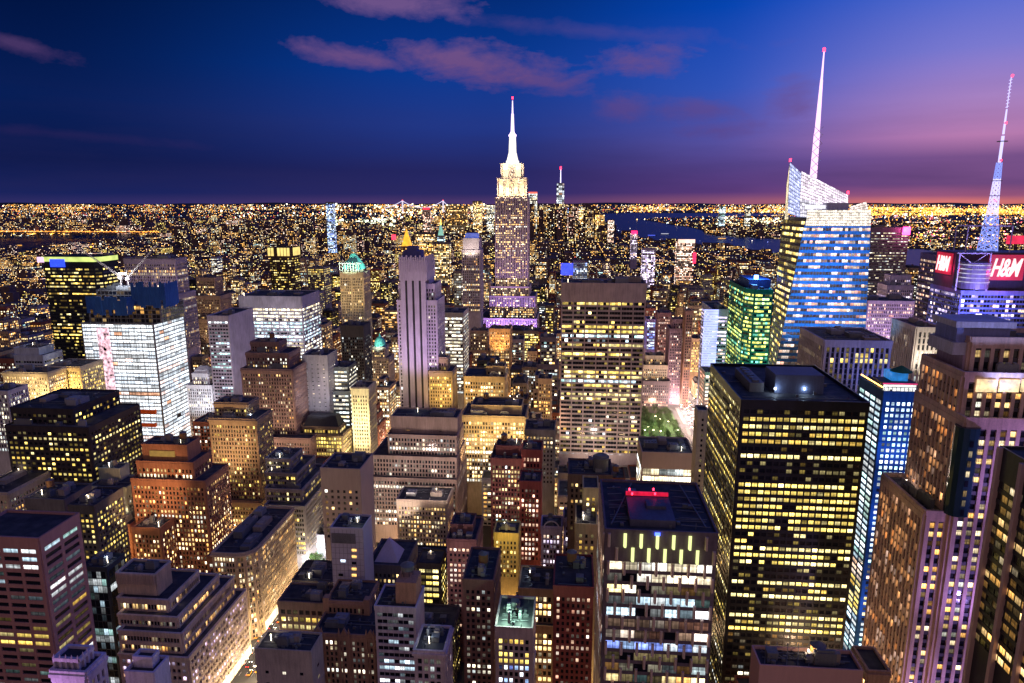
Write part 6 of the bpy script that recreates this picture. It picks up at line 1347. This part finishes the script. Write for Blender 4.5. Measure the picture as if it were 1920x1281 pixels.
D = [dots(24000, (-60, 1980), (384.5, 432), OR_ + MX, .8, 1.25), dots(8000, (-60, 1980), (384, 398), OR_, .9, 1.15), dots(8000, (-60, 1980), (425, 580), OR_ + MX, .8, 1.7, 14), dots(2600, (1180, 1980), (389, 404), OR_, 1.6, 1.1), dots(3200, (1600, 1980), (391, 404), [(1, .42, .04), (1, .55, .12)], 1.8, 1.15), dots(260, (-60, 1980), (386, 470), OR_ + [(1, .9, .7)], 3.0, 1.6, 12),
     dots(1500, (1620, 1980), (404, 470), MX + [(.8, .7, 1), (1, .3, .5)], 1.5, 2.0, 10), dots(500, (1300, 1470), (408, 440), [(1, .9, .5), (.8, 1, .6), (1, .8, .4)], 1.6, 2, 10), dots(500, (440, 1000), (384, 412), [(1, .85, .4), (1, .95, .7)], 2.0, 1.8, 14), dots(300, (610, 740), (412, 426), [(.8, 1, .7), (1, 1, .7)], 2.2, 1.6, 30),
     dots(500, (-20, 300), (433, 440), [(1, .42, .05)], 1.6, 2.0, 10), dots(30, (1180, 1500), (412, 455), [(.3, .35, 1), (1, .6, .2), (1, .9, .8)], 1.5, 1.2, 4, 0, True)]
def lampline(P0, P1, step, size, col, st):
    P0, P1 = np.array(P0, float), np.array(P1, float); n = int(np.linalg.norm(P1 - P0) / step); f = (np.arange(n) + rng.uniform(0, .5, n)) / n
    P = P0 + np.outer(f, P1 - P0); ok = ~inwater(P[:, 0], P[:, 1]) & (rng.random(n) < .8); P = P[ok]; n = len(P); P = np.concatenate([P, np.full((n, 1), 12.0)], 1)
    s = np.maximum(1.6, P[:, 1] / 1307 * size); off = ((-.5, 0), (.5, 0), (.5, 1), (-.5, 1)); Q = np.stack([P + np.stack([s * o_[0], 0 * s, s * o_[1]], 1) for o_ in off], 1)
    return Q, np.concatenate([np.tile(np.array(col) * st, (n, 1)) * rng.uniform(.5, 1.5, (n, 1)), rng.random((n, 1)) * 30], 1)
for (x, w) in AVS: D.append(lampline((x, 1200), (x * 1.0, 4300), 34, .9, (1, .5, .13), 1.7))
for k in range(-7, 8): D.append(lampline((k * 420 - 900, 4600), (k * 1100 - 2500, 12000), 60, .8, (1, .42, .07), 1.3))
for y in (5200, 6400, 7800, 9500, 12000, 15000): D.append(lampline((-9000 * y / 9000, y), (-600, y * .93), 55 * y / 6000, 1.3, (1, .42, .07), 1.5))
for y in (7500, 9500, 12500, 17000, 22000): D.append(lampline((y * .18, y), (y * .8, y * .95), 60 * y / 8000, 1.5, (1, .42, .06), 1.4))
QD = np.concatenate([d_[0] for d_ in D]); GD = np.concatenate([d_[1] for d_ in D])
o = winmesh('far_street_lights', QD, GD, None, (0, 0, 0), 'stuff'); o['label'] = 'countless orange and white street lights out to the horizon'; o['category'] = 'street lights'
# horizon hills
m = MB(); n = 120
for i in range(n):
    px0, px1 = -200 + i * 20, -180 + i * 20; A, B2 = ray(px0, 385), ray(px1, 385); hh = lambda i_: 40 + 90 * (.5 + .5 * math.sin(i_ * .21)) + 40 * math.sin(i_ * .77)
    P, Q_ = A / A[1] * 56000, B2 / B2[1] * 56000
    m.add([(P[0], 56000, 0), (Q_[0], 56000, 0), (Q_[0], 57500, hh(i + 1)), (P[0], 57500, hh(i)), (P[0], 59000, 0), (Q_[0], 59000, 0)], [(0, 1, 2, 3), (3, 2, 5, 4)])
struct(m.build('hills', GM))
# boats
for (px, py, lab, c_) in ((1222, 442, 'ferry lit blue gliding on the dark river', (.1, .15, 1)), (1354, 448, 'small boat with orange lights on the river right of the blue ferry', (1, .5, .15)), (1247, 439, 'tiny boat trailing faint light beyond the blue ferry', (.5, .5, .6)), (35, 461, 'barge lit orange on the river at the far left', (1, .45, .08))):
    q = onz(px, py, 2); k = q[1] / 1307; r0 = thing('ferry_boat', lab, 'boat', (q[0], q[1], .3)); bs = np.array([q[0], q[1], .3]); Lb = 9 * k
    m = MB(); m.prism([(q[0] - Lb, q[1]), (q[0] - Lb * .9, q[1] - 5), (q[0] + Lb * .8, q[1] - 5), (q[0] + Lb, q[1]), (q[0] + Lb * .8, q[1] + 5), (q[0] - Lb * .9, q[1] + 5)], .35, 3); m.build('hull', DARKM, r0, bs)
    m = MB(); m.box(q[0] - Lb * .8, q[0] + Lb * .7, q[1] - 4, q[1] + 4, 3, 7); m.build('deck_house', emat('boat_light', c_, 1.3), r0, bs)

# ------------------------------------------------------------------ streets: lamps, cars, trees
ml_ = MB(); ml_.cyl(0, 0, .16, .1, 0, 9, 8); ml_.bar((0, 0, 9), (1.9, 0, 9.6), .08); ml_.cyl(0, 0, .3, .3, 0, .5, 8)
POLE = ml_.build('pole', METAL); mh = MB(); mh.box(1.4, 2.5, -.25, .25, 9.45, 9.75); HEAD = mh.build('lamp_head', emat('street_lamp_light', (1, .8, .5), 30))
lamp0 = None
def street_lamp(x, y, s, power, col, label, grp):
    global lamp0
    r0 = thing('street_lamp', label, 'street lamp', (x, y, .16), grp); r0.scale = (s, 1, 1)
    if lamp0 is None: p, h_ = POLE, HEAD; lamp0 = r0
    else: p, h_ = POLE.copy(), HEAD.copy(); COL.objects.link(p); COL.objects.link(h_)
    p.parent = r0; h_.parent = r0; point((x + 1.95 * s, y, 9.4), col, power, .5)
for k, y in enumerate(range(292, 700, 26)):
    for s in (-1, 1): street_lamp(AV5 + s * 12, y, -s, 17000, (1, .76, .45), 'street lamp along the bright avenue at lower left', 'street lamps along the lower left avenue')
for k, y in enumerate(range(690, 1100, 30)):
    for s in (-1, 1): street_lamp(AV6 + s * 12, y, -s, 90000, (1, .7, .6), 'street lamp along the bright avenue right of the park', 'street lamps along the avenue by the park')
for k in range(3, 14):
    y = street_y(k)
    for j in range(-9, 10):
        x = j * 46 + 12; X1, _, _w = proj((x, y, 20))
        if -50 < X1 < 1970 and abs(x - AV5) > 14 and abs(x - AV6) > 14: street_lamp(x, y - 5, 1, 24000, (1, .64, .3), 'street lamp in a side street between the blocks', 'street lamps in the side streets')
for k, y in enumerate(range(205, 320, 22)): street_lamp(130, y, 1, 60000, (1, .66, .4), 'street lamp at the foot of the pink granite tower', 'street lamps below the pink granite tower')
# cars
def car(parent, col):
    m = MB(); prof = [(-2.2, .35), (-2.2, .85), (-1.9, .98), (-1.2, 1.0), (1.1, .98), (2.1, .86), (2.25, .6), (2.2, .35)]
    n = len(prof); m.add([(-.9, p[0], p[1]) for p in prof] + [(.9, p[0], p[1]) for p in prof], [tuple(range(n)), tuple(range(n, 2 * n))[::-1]] + [(i, n + i, n + (i + 1) % n, (i + 1) % n) for i in range(n)])
    b = m.build('body', col, parent)
    m = MB(); m.prism(rect(-.82, .82, -1.5, .9), .98, 1.48, rect(-.66, .66, -1.0, .35)); m.build('cabin', DARKM, parent)
    for sx_ in (-.9, .9):
        for yy in (-1.35, 1.4):
            m = MB(); m.prism([(0, 0)] * 3, 0, 0) if False else None
            nn = 10; vs = [(sx_ - .1, yy + .33 * math.cos(2 * math.pi * i / nn), .33 + .33 * math.sin(2 * math.pi * i / nn)) for i in range(nn)] + [(sx_ + .1, yy + .33 * math.cos(2 * math.pi * i / nn), .33 + .33 * math.sin(2 * math.pi * i / nn)) for i in range(nn)]
            m.add(vs, [tuple(range(nn)), tuple(range(nn, 2 * nn))[::-1]] + [(i, (i + 1) % nn, nn + (i + 1) % nn, nn + i) for i in range(nn)]); m.build('wheel', DARKM, parent)
        m = MB(); m.box(sx_ * .75 - .2, sx_ * .75 + .2, 2.12, 2.3, .6, .82); m.build('headlight', HL, parent)
        m = MB(); m.box(sx_ * .75 - .2, sx_ * .75 + .2, -2.28, -2.15, .7, .88); m.build('tail_light', TL, parent)
HL = emat('headlight_glow', (1, .95, .85), 40); TL = emat('tail_light_glow', (1, .04, .03), 12)
cols = [('yellow taxi', 'yellow', wallmat((.8, .5, .04), .4, .05)), ('dark car', 'dark', wallmat((.03, .03, .04), .3, .05)), ('white car', 'white', wallmat((.7, .7, .7), .4, .05))]
protos = []
lanes = [(AV5, 306, 650, -1, 'lower left avenue'), (AV6, 700, 1050, 1, 'avenue by the park')]
for (axx, ya, yb, dr, nm) in lanes:
    for lane in (-7.2, -3.6, 0, 3.6, 7.2):
        y = ya + random.uniform(0, 10)
        while y < yb:
            k = random.choices(range(3), [4, 3, 2])[0]
            r0 = thing('taxi' if k == 0 else 'parked_car' if abs(lane) > 7 else 'car', '%s on the %s' % (cols[k][0], nm), 'taxi' if k == 0 else 'car', (axx + lane, y, .05), '%s cars on the %s' % (cols[k][1], nm))
            r0.rotation_euler = (0, 0, math.pi if dr > 0 else 0) if True else None
            src = next((p for p in protos if p[0] == k), None)
            if src is None: car(r0, cols[k][2]); protos.append((k, r0))
            elif y < 560 or (axx > 0 and y < 800):
                for ch in list(src[1].children): c2 = ch.copy(); c2.parent = r0; COL.objects.link(c2)
            else:
                for ch in list(src[1].children):
                    if ch.name.split('.')[0] in ('body', 'headlight', 'tail_light', 'cabin'): c2 = ch.copy(); c2.parent = r0; COL.objects.link(c2)
            y += random.uniform(8, 26)
# trees
LEAF = wallmat((.045, .09, .02), .7, .6, .8); BARK = wallmat((.08, .06, .045), .9)
def tree(x, y, h, r, label, grp, seed):
    rs = np.random.default_rng(seed); r0 = thing('tree', label, 'tree', (x, y, .1), grp)
    m = MB(); m.cyl(0, 0, .35, .2, 0, h * .55, 7)
    for k in range(5): a_ = k * 1.26 + rs.random(); m.bar((0, 0, h * (.3 + .05 * k)), (math.cos(a_) * r * .6, math.sin(a_) * r * .6, h * (.6 + .06 * k)), .1)
    m.build('trunk', BARK, r0)
    cl = rs.normal(0, 1, (14, 3)); cl /= np.linalg.norm(cl, axis=1)[:, None]; cl = cl * np.array([r * .62, r * .62, h * .24]) + (0, 0, h * .68)
    n = 900; c_ = cl[rs.integers(0, 14, n)] + rs.normal(0, 1, (n, 3)) * r * .2; a = rs.normal(0, 1, (n, 3)); b = rs.normal(0, 1, (n, 3)); a = a / np.linalg.norm(a, axis=1)[:, None] * .3; b = b / np.linalg.norm(b, axis=1)[:, None] * .3
    V = np.stack([c_ - a, c_ - b, c_ + a, c_ + b], 1).reshape(-1, 3); me = bpy.data.meshes.new('crown'); me.from_pydata(V.tolist(), [], [[4 * i, 4 * i + 1, 4 * i + 2, 4 * i + 3] for i in range(n)]); me.materials.append(LEAF)
    o = bpy.data.objects.new('crown', me); COL.objects.link(o); o.parent = r0
GRASS = wallmat((.05, .12, .03), .9, .3)
sheet('park_lawn', [(42, 706), (128, 706), (128, 832), (42, 832)], .1, GRASS)
k = 0
for j in range(9):
    for i in range(6):
        k += 1; tree(50 + i * 14 + random.uniform(-3, 3), 712 + j * 14 + random.uniform(-3, 3), random.uniform(11, 15), random.uniform(4.5, 6.5), 'leafy tree of the small lit park beyond the podium', 'trees in the park', k)
for i, (px, py) in enumerate(((1212, 800), (1222, 806), (1236, 808), (1206, 806), (1268, 806), (1250, 790), (1226, 780))):
    q = onz(px, py, 10); street_lamp(q[0], q[1], 1, 6000, (.95, 1, .7), 'lamp between the trees of the park', 'lamps in the park')
for i, (px, py) in enumerate(((568, 1040), (582, 1044), (596, 1040), (574, 1060), (592, 1062), (604, 1052))):
    q = onz(px, py, 8); tree(q[0], q[1], 10, 3.6, 'young tree on the small bright plaza by the avenue', 'trees on the plaza', 90 + i)
for (px, py) in ((556, 1030), (600, 1030), (578, 1052), (545, 1070)):
    q = onz(px, py, 9); street_lamp(q[0], q[1], 1, 22000, (.95, .95, 1), 'white lamp on the small plaza by the avenue', 'lamps on the plaza')
# added fill lights, without fixtures, wash the street walls
for (px, py, Y, c_, p) in ((230, 1032, 380, (1, .6, .25), 5e3), (222, 1030, 380, (1, .6, .3), 4e3)):
    q = at(px, py, Y); point((q[0], Y - 3, q[2]), c_, p, .5)
for (px, py, Y, tx, ty, TY, c_, p, an_) in ((262, 1000, 350, 270, 900, 396, (1, .55, .25), .9e5, 80), (60, 780, 530, 50, 730, 560, (1, .75, .4), 1.2e5, 90), (120, 770, 560, 118, 720, 588, (1, .65, .2), 1.2e5, 90), (470, 900, 500, 500, 750, 545, (1, .75, .55), 8e4, 80),
                                      (375, 800, 600, 372, 740, 642, (.85, .9, 1), 1e5, 60), (900, 830, 500, 930, 800, 530, (1, .65, .2), 3e4, 100), (430, 900, 430, 436, 830, 470, (1, .62, .3), 6e4, 80), (825, 760, 575, 826, 730, 600, (1, .65, .2), 4e4, 90),
                                      (740, 960, 425, 770, 880, 482, (1, .8, .7), 5e4, 100), (830, 930, 425, 820, 850, 484, (1, .8, .7), 5e4, 100), (880, 880, 490, 900, 790, 535, (1, .7, .3), 7e4, 90), (960, 880, 490, 950, 800, 535, (1, .7, .3), 7e4, 90), (890, 770, 580, 900, 720, 618, (1, .65, .25), 7e4, 90),
                                      (400, 900, 430, 410, 830, 472, (1, .65, .35), 6e4, 80), (850, 1100, 310, 865, 1060, 344, (1, .7, .7), 1.5e4, 90), (950, 960, 400, 950, 900, 446, (1, .7, .55), 3e4, 90),
                                      (1020, 800, 560, 1024, 760, 640, (1, .6, .3), 6e4, 90), (1120, 880, 540, 1130, 800, 590, (1, .85, .7), 7e4, 110), (560, 880, 500, 520, 800, 541, (1, .75, .5), 6e4, 90), (610, 780, 540, 590, 720, 580, (.9, .9, 1), 5e4, 90), (430, 740, 590, 410, 680, 640, (.9, .8, 1), 6e4, 90), (510, 690, 700, 510, 620, 770, (.9, .85, 1), 1e5, 90),
                                      (300, 640, 780, 290, 560, 825, (.85, .65, 1), 1.5e5, 90), (390, 690, 860, 388, 600, 915, (1, .7, .4), 1.2e5, 90), (950, 540, 1170, 950, 490, 1246, (1, .7, .45), 5e4, 120), (965, 470, 1160, 965, 420, 1246, (1, .7, .45), 5e4, 120),
                                      (650, 590, 800, 657, 545, 860, (1, .75, .4), 1.2e5, 60)):
    a, b_ = at(px, py, Y), at(tx, ty, TY); spot(tuple(a), tuple(b_), c_, p, an_, 1)
print('OBJS', len(bpy.data.objects), 'LIGHTS', len(bpy.data.lights))
